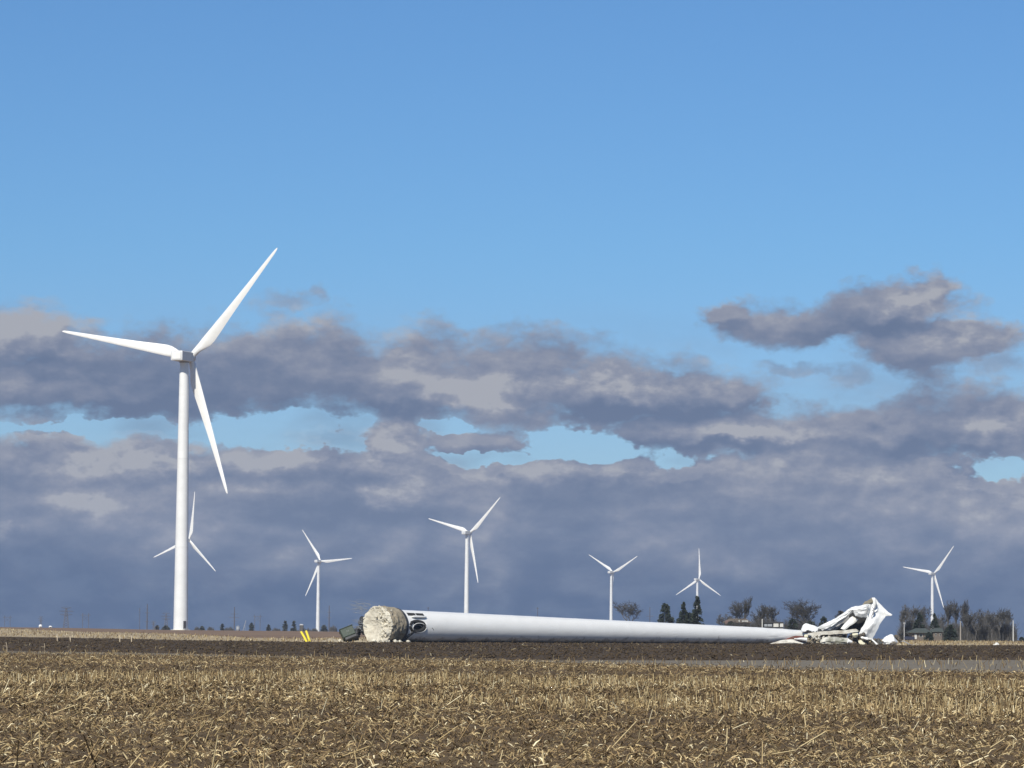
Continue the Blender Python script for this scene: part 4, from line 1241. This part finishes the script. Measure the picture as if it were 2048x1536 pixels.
cone = lambda z: (1 - z) ** .8 + .05
def notch(z): return 1.0 if z < .6 else ((1.0 - (z - .6) * 2.6) if z < .8 else .40 * math.sqrt(max(0, 1 - ((z - .84) / .16) ** 2)) + .06)
dome = lambda z: math.sqrt(max(0.02, 1 - (z * .98) ** 2))
column = lambda z: (.75 if z < .7 else .75 * (1 - z) / .3) + .08
YF = 850.0     # farm distance
evergreen(1331, 1309, 1349, 1208, YF, 'evergreen with a narrow knob top above a broad body, left of two pointed ones', 1, notch, 3600)
evergreen(1367, 1347, 1386, 1206, YF, 'middle height pointed evergreen between the knob topped one and the tallest', 2, lambda z: min(1, (1 - z) * 1.45) * .95 + .08, 4200)
evergreen(1395, 1379, 1409, 1193, YF, 'tallest pointed evergreen, standing in front of the straight up blade turbine', 3, lambda z: min(1, (1 - z) * 1.5) ** .7 * .9 + .1, 5200)
evergreen(1378, 1346, 1410, 1226, YF + 4, 'low dark shrub filling the gap below the two pointed evergreens', 4, dome, 5200, kind='evergreen_shrub', cat='shrub')
bare_tree(1257, 1228, 1287, 1203, YF + 30, 'round bare tree right of the turbine whose raised blades form a V', 5, trunk_frac=.12)
bare_tree(1449, 1432, 1464, 1228, YF + 60, 'small faint bare tree left of the tan roofed house', 6, M_twig2)
bare_tree(1474, 1455, 1492, 1203, YF + 8, 'left one of two tall bare trees above the tan roofed house', 7)
bare_tree(1492, 1474, 1507, 1195, YF + 14, 'right, taller one of two tall bare trees above the tan roofed house', 8)
bare_tree(1522, 1501, 1545, 1209, YF + 16, 'flat topped bare tree right of the tan roofed house', 9)
bare_tree(1541, 1524, 1558, 1212, YF + 10, 'bare tree standing behind the white shed', 10)
bare_tree(1600, 1564, 1640, 1199, YF + 5, 'broad bare tree between the white shed and the wreck', 11, dens=1.2)
bare_tree(1604, 1580, 1634, 1208, YF + 12, 'bare tree tangled behind the broad one left of the wreck', 12)
for i, (a, b, yt, nm) in enumerate(((1568, 1604, 1238, 'low dark shrub at the foot of the broad bare tree, left'), (1604, 1640, 1243, 'low dark shrub at the foot of the broad bare tree, right'), (1633, 1662, 1234, 'dark evergreen shrub showing above the bent arm of the wreck'),
                              (1662, 1700, 1222, 'dark shrub half hidden by the bent arm of the wreck'), (1440, 1482, 1243, 'low dark shrub along the foot of the tan roofed house'), (1480, 1524, 1251, 'long low dark shrub left of the white shed'))):
    evergreen((a + b) / 2, a, b, yt, YF + 2, nm, 20 + i, dome, 1500, .4, kind='evergreen_shrub', cat='shrub', mat=M_twig if i == 3 else None)
# right farmyard
bare_tree(1806, 1797, 1818, 1211, YF + 20, 'thin bare tree at the left edge of the right farmyard', 31, M_twig2, up=.6)
bare_tree(1822, 1806, 1840, 1211, YF + 30, 'pale bare tree above the left half of the green roofed house', 32, M_twig2, up=.6)
bare_tree(1846, 1828, 1864, 1213, YF + 34, 'bare tree left of the turbine behind the green roofed house', 33, M_twig2, up=.6)
bare_tree(1878, 1862, 1896, 1228, YF + 30, 'low bare tree right of the turbine behind the green roofed house', 34, M_twig2)
bare_tree(1897, 1887, 1909, 1203, YF + 36, 'first of three slim tall bare trees, beside the round dark evergreen', 35, up=.8)
bare_tree(1911, 1901, 1923, 1201, YF + 33, 'middle of three slim tall bare trees, above the round dark evergreen', 36, up=.8)
bare_tree(1930, 1920, 1939, 1200, YF + 38, 'last of three slim tall bare trees, right of the round dark evergreen', 37, up=.8)
rt = [(1936, 1915, 1956, 1226), (1950, 1930, 1972, 1222), (1968, 1950, 1988, 1219), (1984, 1966, 2004, 1221), (2000, 1982, 2020, 1217), (2013, 1996, 2031, 1219)]
rl = ['leftmost tree of the grey bare grove at the right edge', 'second tree from the left in the grey bare grove at the right edge', 'third tree from the left in the grey bare grove at the right edge', 'third tree from the right in the grey bare grove at the right edge', 'second tree from the right in the grey bare grove, the tallest crown', 'rightmost tree of the grey bare grove, beside the pale pole']
for i, (a, b, c, d) in enumerate(rt):
    bare_tree(a, b, c, d, YF + 10 + (i % 3) * 9, rl[i], 40 + i, M_twig2 if i % 2 else M_twig, up=.5, group='grey bare grove at the right edge')
evergreen(1842, 1816, 1858, 1226, YF + 8, 'spiky dark evergreen behind the left end of the green roof', 51, cone, 3400, mat=M_needle)
evergreen(1868, 1853, 1886, 1228, YF + 8, 'dark evergreen behind the middle of the green roofed house', 52, lambda z: (1 - z) ** .9 + .05, 2800)
evergreen(1902, 1885, 1917, 1250, YF - 6, 'round black green evergreen at the right end of the green roofed house', 53, dome, 3400, .36)
evergreen(1813, 1790, 1834, 1261, YF + 16, 'low brownish hedge shrub left of the green roofed house', 54, dome, 1500, .4, kind='evergreen_shrub', cat='shrub', mat=M_twig)
evergreen(1858, 1846, 1868, 1264, YF - 9, 'dark bush in front of the middle of the green roofed house', 55, dome, 1200, .3, kind='evergreen_shrub', cat='shrub')
evergreen(2043, 2036, 2052, 1274, YF - 5, 'small dark bush at the right edge of the picture', 56, dome, 600, .3, kind='evergreen_shrub', cat='shrub')
# undergrowth of the farmyard grove
def brush(px0, px1, ytop, Yd, label, seed, n=520, mat=None, group='brushy thickets', fat=1.0):
    rs = random.Random(seed)
    pc = (px0 + px1) / 2
    g, h = tree_place(pc, ytop, Yd); w = (px1 - px0) / F * Yd
    t = thing('thicket', label, 'thicket', tuple(g), group)
    ms, mt = MB(), MB()
    for i in range(n):
        u = rs.uniform(-1, 1)
        x = u * w / 2; y = rs.uniform(-1.6, 1.6)
        hh = h * (1 - abs(u) ** 4 * .5) * rs.uniform(.35, 1.0) * (.8 + .25 * mnoise.noise(Vector((x * .7, seed, 0))))
        p = g + Vector((x, y, 0)); lean = Vector((rs.gauss(0, .12), rs.gauss(0, .12), 1)).normalized()
        m1 = p + lean * hh * .55; e = p + (lean + Vector((rs.gauss(0, .1), 0, 0))).normalized() * hh
        (ms if i % 4 == 0 else mt).tube([p, m1, e], [.045 * fat, .03 * fat, .015 * fat], 3, caps=False)
        for k in range(3):
            s0 = p.lerp(e, rs.uniform(.3, .9)); L = hh * rs.uniform(.12, .3)
            d = Vector((rs.gauss(0, .7), rs.gauss(0, .4), rs.uniform(.3, 1.1))).normalized()
            mt.tube([s0, s0 + d * L], [.022 * fat, .012 * fat], 3, caps=False)
    ms.build('stems', M_bark, t, g); mt.build('twigs', mat or M_twig, t, g)
for i, (a, b, yt, mt_, nm) in enumerate(((1916, 1962, 1226, 1, 'brushy thicket under the left of the grey bare grove'), (1955, 2000, 1222, 1, 'brushy thicket under the middle of the grey bare grove'), (1992, 2033, 1224, 1, 'brushy thicket under the right of the grey bare grove'),
                                    (1866, 1928, 1232, 1, 'brushy thicket behind the round black green evergreen'), (1798, 1864, 1222, 1, 'brushy thicket behind the pole with a light on top'), (1442, 1514, 1231, 0, 'brushy thicket around the tan roofed house'),
                                    (1500, 1560, 1216, 1, 'brushy thicket behind the flat roofed shed'), (1564, 1640, 1222, 0, 'brushy thicket under the broad bare tree'))):
    brush(a, b, yt, YF + (24 if i not in (5,) else 1.5), nm, 60 + i, 560 if b - a < 50 else (1200 if i == 5 else 900), M_twig2 if mt_ else M_twig)

# far tree line at the left and centre, standing beyond the crest
far = [(118 + 0, 330, 322, 343, 1251.5, 'low dark shelter belt tree left of the nearest turbine tower', dome), (0, 314, 310, 318, 1251, 'small faint round tree between the steel pole and the nearest tower', dome),
       (0, 396, 390, 401, 1250.5, 'tiny dark round tree just right of the nearest turbine tower', dome), (0, 404, 400, 409, 1252.5, 'second tiny round tree right of the nearest turbine tower', dome), (0, 421, 416, 427, 1251, 'faint square topped tree left of the tall cross armed pole', dome),
       (0, 445, 441, 448, 1248, 'thin faint pointed tree left of the tall cross armed pole', column), (0, 458, 450, 466, 1251, 'faint wide tree at the foot of the tall cross armed pole', dome),
       (0, 503, 498, 508, 1246, 'dark pointed tree right of the leaning grain auger', column), (0, 537, 533.5, 541, 1250, 'dark bluish pointed tree standing alone on the crest', column), (0, 552, 545, 560, 1253.5, 'low brownish round bush on the crest', dome),
       (0, 570, 565, 575, 1242, 'left dark pointed tree of a close pair above the crest', column), (0, 588, 581, 594, 1243, 'right dark pointed tree of a close pair above the crest', cone),
       (0, 612, 596, 622, 1252, 'brownish round tree above the yellow posts', dome), (0, 648, 641, 655, 1250, 'round dark tree right of the small turbine tower', dome), (0, 667, 660, 672, 1246, 'dark tree right of the thin pole near the green cabinet', dome),
       (0, 630, 624, 634, 1253, 'tiny dark tree left of the small turbine tower', dome), (0, 1080, 1040, 1120, 1235, 'distant low tree belt seen over the fallen tower', dome), (0, 1197, 1180, 1216, 1236, 'distant low tree left of the V bladed turbine', dome),
       (0, 700, 684, 716, 1250, 'distant low tree behind the green cabinet', dome)]
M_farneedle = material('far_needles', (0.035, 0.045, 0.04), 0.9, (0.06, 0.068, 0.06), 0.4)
for i, (_, px, a, b, yt, lab, pr) in enumerate(far):
    if i in (16, 17): continue
    if i in (2, 4, 6, 9, 12, 14, 15, 18):
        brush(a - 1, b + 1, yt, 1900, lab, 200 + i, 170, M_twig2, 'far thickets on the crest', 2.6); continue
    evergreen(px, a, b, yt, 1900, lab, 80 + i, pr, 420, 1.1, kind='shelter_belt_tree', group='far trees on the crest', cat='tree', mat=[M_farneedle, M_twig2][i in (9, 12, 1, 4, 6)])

# ================================================================ buildings
def bpt(px, py, Yd): return at(px, py, Yd)
def house(label, name, Yd, px0, px1, ybase, yeave, yridge, ridge0, ridge1, mwall, mroof, windows=(), depth=8.0, group=None, over=.4, door=None, chimney=None):
    g = on_ground((px0 + px1) / 2, Yd)
    x0 = at(px0, ybase, Yd).x; x1 = at(px1, ybase, Yd).x
    ze = at((px0 + px1) / 2, yeave, Yd).z; zr = at((px0 + px1) / 2, yridge, Yd + depth / 2).z
    zb = min(g.z, at((px0 + px1) / 2, ybase, Yd).z) - .3
    t = thing(name, label, 'house' if 'house' in name else 'shed', tuple(g), group)
    m = MB(); m.box(((x0 + x1) / 2, Yd + depth / 2, (zb + ze) / 2), (x1 - x0, depth, ze - zb)); wl = m.build('wall', mwall, t, g)
    r0 = at(ridge0, yridge, Yd + depth / 2).x; r1 = at(ridge1, yridge, Yd + depth / 2).x
    o = over
    v = [(x0 - o, Yd - o, ze + .01), (x1 + o, Yd - o, ze + .01), (x1 + o, Yd + depth + o, ze + .01), (x0 - o, Yd + depth + o, ze + .01), (r0, Yd + depth / 2, zr), (r1, Yd + depth / 2, zr),
         (x0 - o, Yd - o, ze + .16), (x1 + o, Yd - o, ze + .16), (x1 + o, Yd + depth + o, ze + .16), (x0 - o, Yd + depth + o, ze + .16)]
    f = [(3, 2, 1, 0), (0, 1, 7, 6), (1, 2, 8, 7), (2, 3, 9, 8), (3, 0, 6, 9), (6, 7, 5, 4), (8, 9, 4, 5), (7, 8, 5), (9, 6, 4)]
    rf = mesh('roof', v, f, mroof, t, g)
    if chimney:
        c = at(chimney, yridge, Yd + depth / 2); m = MB(); m.box((c.x, Yd + depth / 2, zr + .1), (.7, .7, 1.5)); m.build('chimney', M_brick, rf, g)
    for wx0, wx1, wy0, wy1, wm_ in windows:
        a = at(wx0, wy0, Yd); b = at(wx1, wy1, Yd)
        cx_, cz = (a.x + b.x) / 2, (a.z + b.z) / 2
        m = MB(); m.box((cx_, Yd - .03, cz), (b.x - a.x, .1, a.z - b.z)); wf = m.build('window', M_siding, t, g)
        m = MB(); m.box((cx_, Yd - .09, cz), ((b.x - a.x) * .82, .04, (a.z - b.z) * .8)); m.build('pane', wm_, wf, g)
    if door:
        a = at(door[0], door[2], Yd); b = at(door[1], door[3], Yd)
        m = MB(); m.box(((a.x + b.x) / 2, Yd - .05, (a.z + b.z) / 2), (b.x - a.x, .12, a.z - b.z)); d = m.build('door', M_siding, t, g)
    return t
h1 = house('low house with a grey green hip roof and a white left end', 'farm_house', YF, 1824, 1858, 1281, 1266, 1256.5, 1832, 1851, M_brick, M_roof, [(1838, 1845, 1268, 1274, M_glass)], 7, 'farm buildings', .7, (1829, 1833.5, 1268, 1278))
h2 = house('small cottage with a grey green roof beside the low hip roofed house', 'farm_house', YF + 1, 1866, 1884, 1281, 1264, 1256, 1870, 1883, M_brick, M_roof, [(1870, 1873, 1267, 1272, M_glass), (1879, 1882, 1267, 1272, M_glass)], 6, 'farm buildings', .4)
h3 = house('tan roofed house with a pinkish left end among the bare trees', 'farm_house', YF + 4, 1452, 1500, 1272, 1246, 1237, 1459, 1492, M_brick, M_roof2, [(1477, 1480, 1240, 1247, M_siding), (1484, 1496, 1241, 1244, M_siding)], 8, 'farm buildings', .4, None, None)
m = MB(); m.box(at(1819, 1276.5, YF - 8), (2.4, 1.2, .8), None, .1); lone('trailer', m.v, m.f, material('dark_blue_paint', (.02, .025, .05), .5), 'low dark blue trailer standing just left of the green roofed house', 'trailer')
m = MB(); a = at(1450, 1241, YF + 3.9); b = at(1459.5, 1250, YF + 3.9); m.box(((a.x + b.x) / 2, YF + 3.6, (a.z + b.z) / 2 - 1), (b.x - a.x, .8, a.z - b.z + 2)); m.build('gable_panel', M_pink, h3, h3.location)
# white shed: dark roof strip, white panels
sh = thing('machine_shed', 'flat roofed shed with a row of white doors, showing just above the fallen tower', 'shed', tuple(on_ground(1544, YF - 20)), 'farm buildings')
so = Vector(sh.location); Ys = YF - 20
def panel(nm, a, b, c, d, mat, parent, dy=0.0, th=.12):
    p = at(a, c, Ys + dy); q = at(b, d, Ys + dy)
    m = MB(); m.box(((p.x + q.x) / 2, Ys + dy + th / 2, (p.z + q.z) / 2), (q.x - p.x, th, p.z - q.z)); return m.build(nm, mat, parent, so)
panel('wall', 1526, 1566, 1246, 1284, M_roofdark, sh, .3, 8)
panel('roof', 1523, 1567, 1243.4, 1246, M_roofdark, sh, 0, 8.6)
panel('side_wing', 1551, 1566.5, 1257, 1284, M_siding, sh, -.6, .6)
for a, b, c, d, mt in ((1528, 1534, 1248, 1253, M_galv), (1535, 1544, 1248, 1253, M_galv), (1547, 1557, 1247, 1254, M_siding), (1560, 1566.5, 1247, 1254, M_siding)):
    panel('white_door' if mt is M_siding else 'window', a, b, c, d, mt, sh, .12, .1)
m = MB(); a = at(1524.5, 1238, Ys - 1); b = at(1524.5, 1284, Ys - 1); m.tube([b, a], .13, 8); lone('white_post', m.v, m.f, M_siding, 'white post at the left corner of the flat roofed shed', 'post')

# white tanks and bins far left
for i, (px, lab) in enumerate(((81, 'left one of two small round white tanks on the far crest'), (101, 'right one of two small white tanks on the far crest'))):
    Yt = 1010; g = on_ground(px, Yt); r = .5
    t = thing('white_tank', lab, 'tank', tuple(g), 'white tanks on the far crest')
    m = MB(); hz = .9 if i == 0 else .55
    m.rings([[g + Vector((rr * math.cos(a), rr * math.sin(a), z)) for a in np.linspace(0, 2 * PI, 16, endpoint=False)] for z, rr in ((-.1, r * .9), (hz * .3, r * 1.0), (hz * .8, r * .9), (hz, r * .4))])
    o = m.build('tank_body', M_white, t, g, True)
    m = MB(); m.box(g + Vector((0, -r, hz * .25)), (.5, .1, .22)); m.build('saddle', M_dark, t, g)
g = on_ground(476, 1900)
gb = thing('grain_bin', 'tiny white grain bin on the crest left of the leaning auger', 'grain bin', tuple(g))
zt = at(476, 1251, 1900).z
m = MB(); m.rings([[Vector((g.x + rr * math.cos(a), 1900 + rr * math.sin(a), z)) for a in np.linspace(0, 2 * PI, 20, endpoint=False)] for z, rr in ((g.z, 1.1), (zt - .6, 1.1))]); m.build('bin_wall', M_galv, gb, g, True)
m = MB(); m.rings([[Vector((g.x + rr * math.cos(a), 1900 + rr * math.sin(a), z)) for a in np.linspace(0, 2 * PI, 20, endpoint=False)] for z, rr in ((zt - .6, 1.2), (zt, .15))]); m.build('bin_roof', M_galv, gb, g)
m = MB(); m.tube([at(486, 1262, 1895), at(492, 1241, 1895)], .22, 8); m.tube([at(489.5, 1250, 1895), at(491, 1263, 1893)], .08, 5)
lone('grain_auger', m.v, m.f, M_galv, 'pale grain auger leaning up above the crest', 'auger')
house('tiny white roofed building among the far trees above the yellow posts', 'farm_shed', 1850, 599, 606, 1262, 1250.5, 1248, 600.5, 604.5, M_bark, M_siding, (), 5, None, .1)

# ================================================================ poles and pylons
def util_pole(px, yt, Yd, label, arms=((.06, 1.2),), r=.16, mat=None, px_top=None, group='utility poles along the fields'):
    g = on_ground(px, Yd); top = at(px_top or px, yt, Yd)
    h = top.z - g.z
    t = thing('utility_pole', label, 'utility pole', tuple(g), group)
    m = MB(); m.tube([g - Vector((0, 0, .2)), g + Vector((0, 0, h * .5)), Vector((g.x, Yd, top.z))], [r, r * .85, r * .65], 8)
    m.build('pole', mat or M_wood, t, g)
    for fr, w in arms:
        z = top.z - h * fr
        m = MB(); m.box((g.x, Yd - r, z), (w * 2, .12, .14)); ar = m.build('crossarm', mat or M_wood, t, g)
        for k in (-1, -.5, .5, 1):
            m = MB(); m.tube([(g.x + k * w * .92, Yd - r, z + .07), (g.x + k * w * .92, Yd - r, z + .3)], .05, 6); m.build('insulator', M_grey, ar, g)
    return t
M_steelfar = material('weathering_steel', (0.10, 0.10, 0.115), 0.8)
util_pole(294, 1208, 1500, 'tallest plain pole left of the nearest turbine tower', ((.33, .9), (.66, .9)), .28, M_steelfar)
util_pole(279, 1216, 2300, 'thinner pole with a thick dark head, left of the tallest plain pole', ((.04, .5), (.12, .5), (.2, .5)), .22, M_steelfar)
util_pole(468.5, 1214, 1700, 'tall pole with staggered cross arms right of the nearest turbine tower', ((.28, 1.8), (.42, 2.4), (.56, 1.5)), .3, M_steelfar)
util_pole(658, 1211, 1500, 'tall thin pole between the small turbine and the green cabinet', ((.25, .7), (.45, .9)), .25, M_steelfar)
util_pole(1299.5, 1214, 1500, 'thin dark pole right of the round bare tree, behind the fallen tower', ((.3, 1.4),), .2, M_steelfar)
util_pole(856, 1214, 1500, 'dark pole tip peeking over the thick end of the fallen tower', ((.04, .5),), .16, M_steelfar)
util_pole(1075, 1214.5, 1500, 'dark pole tip peeking over the middle of the fallen tower', ((.04, .5),), .14, M_steelfar)
util_pole(1921, 1242, YF - 16, 'wooden pole standing before the slim tall bare trees at the right', (), .17, material('pale_pole_wood', (.30, .27, .23), .9))
util_pole(2026.5, 1241, YF - 14, 'pale pole at the right end of the grey bare grove', (), .16, material('bleached_pole', (.5, .5, .48), .8))
util_pole(1808.5, 1245, YF + 2, 'pale pole with a light on top at the left of the right farmyard', ((.05, .25),), .13, material('silver_pole', (.42, .42, .42), .6))

def pylon(px, yt, Yd, label, w):
    g = on_ground(px, Yd); h = at(px, yt, Yd).z - g.z
    t = thing('lattice_pylon', label, 'pylon', tuple(g), 'faint power pylons on the horizon')
    m = MB(); n = 9
    def hw(z): return w * .16 * (1 - z) + w * .035
    for sx in (-1, 1):
        for sy in (-1, 1):
            m.tube([g + Vector((sx * hw(0), sy * hw(0), 0)), g + Vector((sx * hw(1), sy * hw(1), h))], .16, 4)
    for i in range(n):
        a, b = i / n, (i + 1) / n
        for sy in (-1, 1):
            m.tube([g + Vector((-hw(a), sy * hw(a), a * h)), g + Vector((hw(b), sy * hw(b), b * h))], .09, 3)
            m.tube([g + Vector((hw(a), sy * hw(a), a * h)), g + Vector((-hw(b), sy * hw(b), b * h))], .09, 3)
    m.build('lattice_mast', M_steelfar, t, g)
    for z, k in ((.98, .35), (.82, .5), (.66, .42)):
        m = MB(); m.tube([g + Vector((-w * k, 0, h * z + .5)), g + Vector((0, 0, h * z)), g + Vector((w * k, 0, h * z + .5))], [.1, .25, .1], 4)
        m.tube([g + Vector((-w * k, 0, h * z + .5)), g + Vector((0, 0, h * z + 1.2)), g + Vector((w * k, 0, h * z + .5))], .09, 4)
        m.build('arm', M_steelfar, t, g)
def hframe(px0, px1, yt, Yd, label):
    a = on_ground(px0, Yd); b = on_ground(px1, Yd); zt = at(px0, yt, Yd).z
    c = (a + b) / 2
    t = thing('twin_pole_pylon', label, 'pylon', tuple(c), 'faint power pylons on the horizon')
    for p in (a, b):
        m = MB(); m.tube([p, Vector((p.x, p.y, zt))], .26, 6); m.build('pole', M_steelfar, t, c)
    m = MB(); w = (b.x - a.x)
    m.box((c.x, Yd, zt - 1.6), (w * 1.7, .3, .35)); m.build('crossarm', M_steelfar, t, c)
    m = MB(); m.tube([(a.x, Yd, zt - 2), (b.x, Yd, zt - 6)], .1, 4); m.tube([(b.x, Yd, zt - 2), (a.x, Yd, zt - 6)], .1, 4)
    m.build('brace', M_steelfar, t, c)
pylon(132, 1216, 2600, 'faint lattice pylon on the horizon right of the two white tanks', 11)
pylon(332, 1227, 3000, 'faint lattice pylon just left of the nearest turbine tower', 9)
hframe(165, 177, 1226, 2700, 'faint twin pole pylon right of the lattice one at the left')
hframe(9, 20, 1231, 3200, 'faint twin pole pylon at the left edge')
hframe(509, 520, 1229, 3000, 'faint twin pole pylon right of the grain auger')
pylon(81.5, 1234, 3500, 'faintest small pylon above the left white tank', 6)
pylon(307, 1243, 3500, 'faint tiny pylon right of the tallest plain pole', 6)

# ================================================================ air
HZ = True
if HZ:
    m = MB(); m.box((0, 2600, 75), (7000, 6400, 190)); m.v = [Vector((v.x, v.y, -14.8 if v.z < 0 else 165)) for v in m.v]
    hz = m.build('haze', [], None)
    hm = bpy.data.materials.new('haze'); hm.use_nodes = True
    nt = hm.node_tree; nt.nodes.clear()
    pv = nt.nodes.new('ShaderNodeVolumePrincipled'); pv.inputs['Color'].default_value = (0.72, 0.82, 1.0, 1)
    pv.inputs['Density'].default_value = 0.00006
    pv.inputs['Anisotropy'].default_value = 0.0
    ou = nt.nodes.new('ShaderNodeOutputMaterial'); nt.links.new(pv.outputs[0], ou.inputs['Volume'])
    hz.data.materials.append(hm)
    tag(hz, 'thin bluish air over the fields', kind='stuff')
    wide.location.z = 0
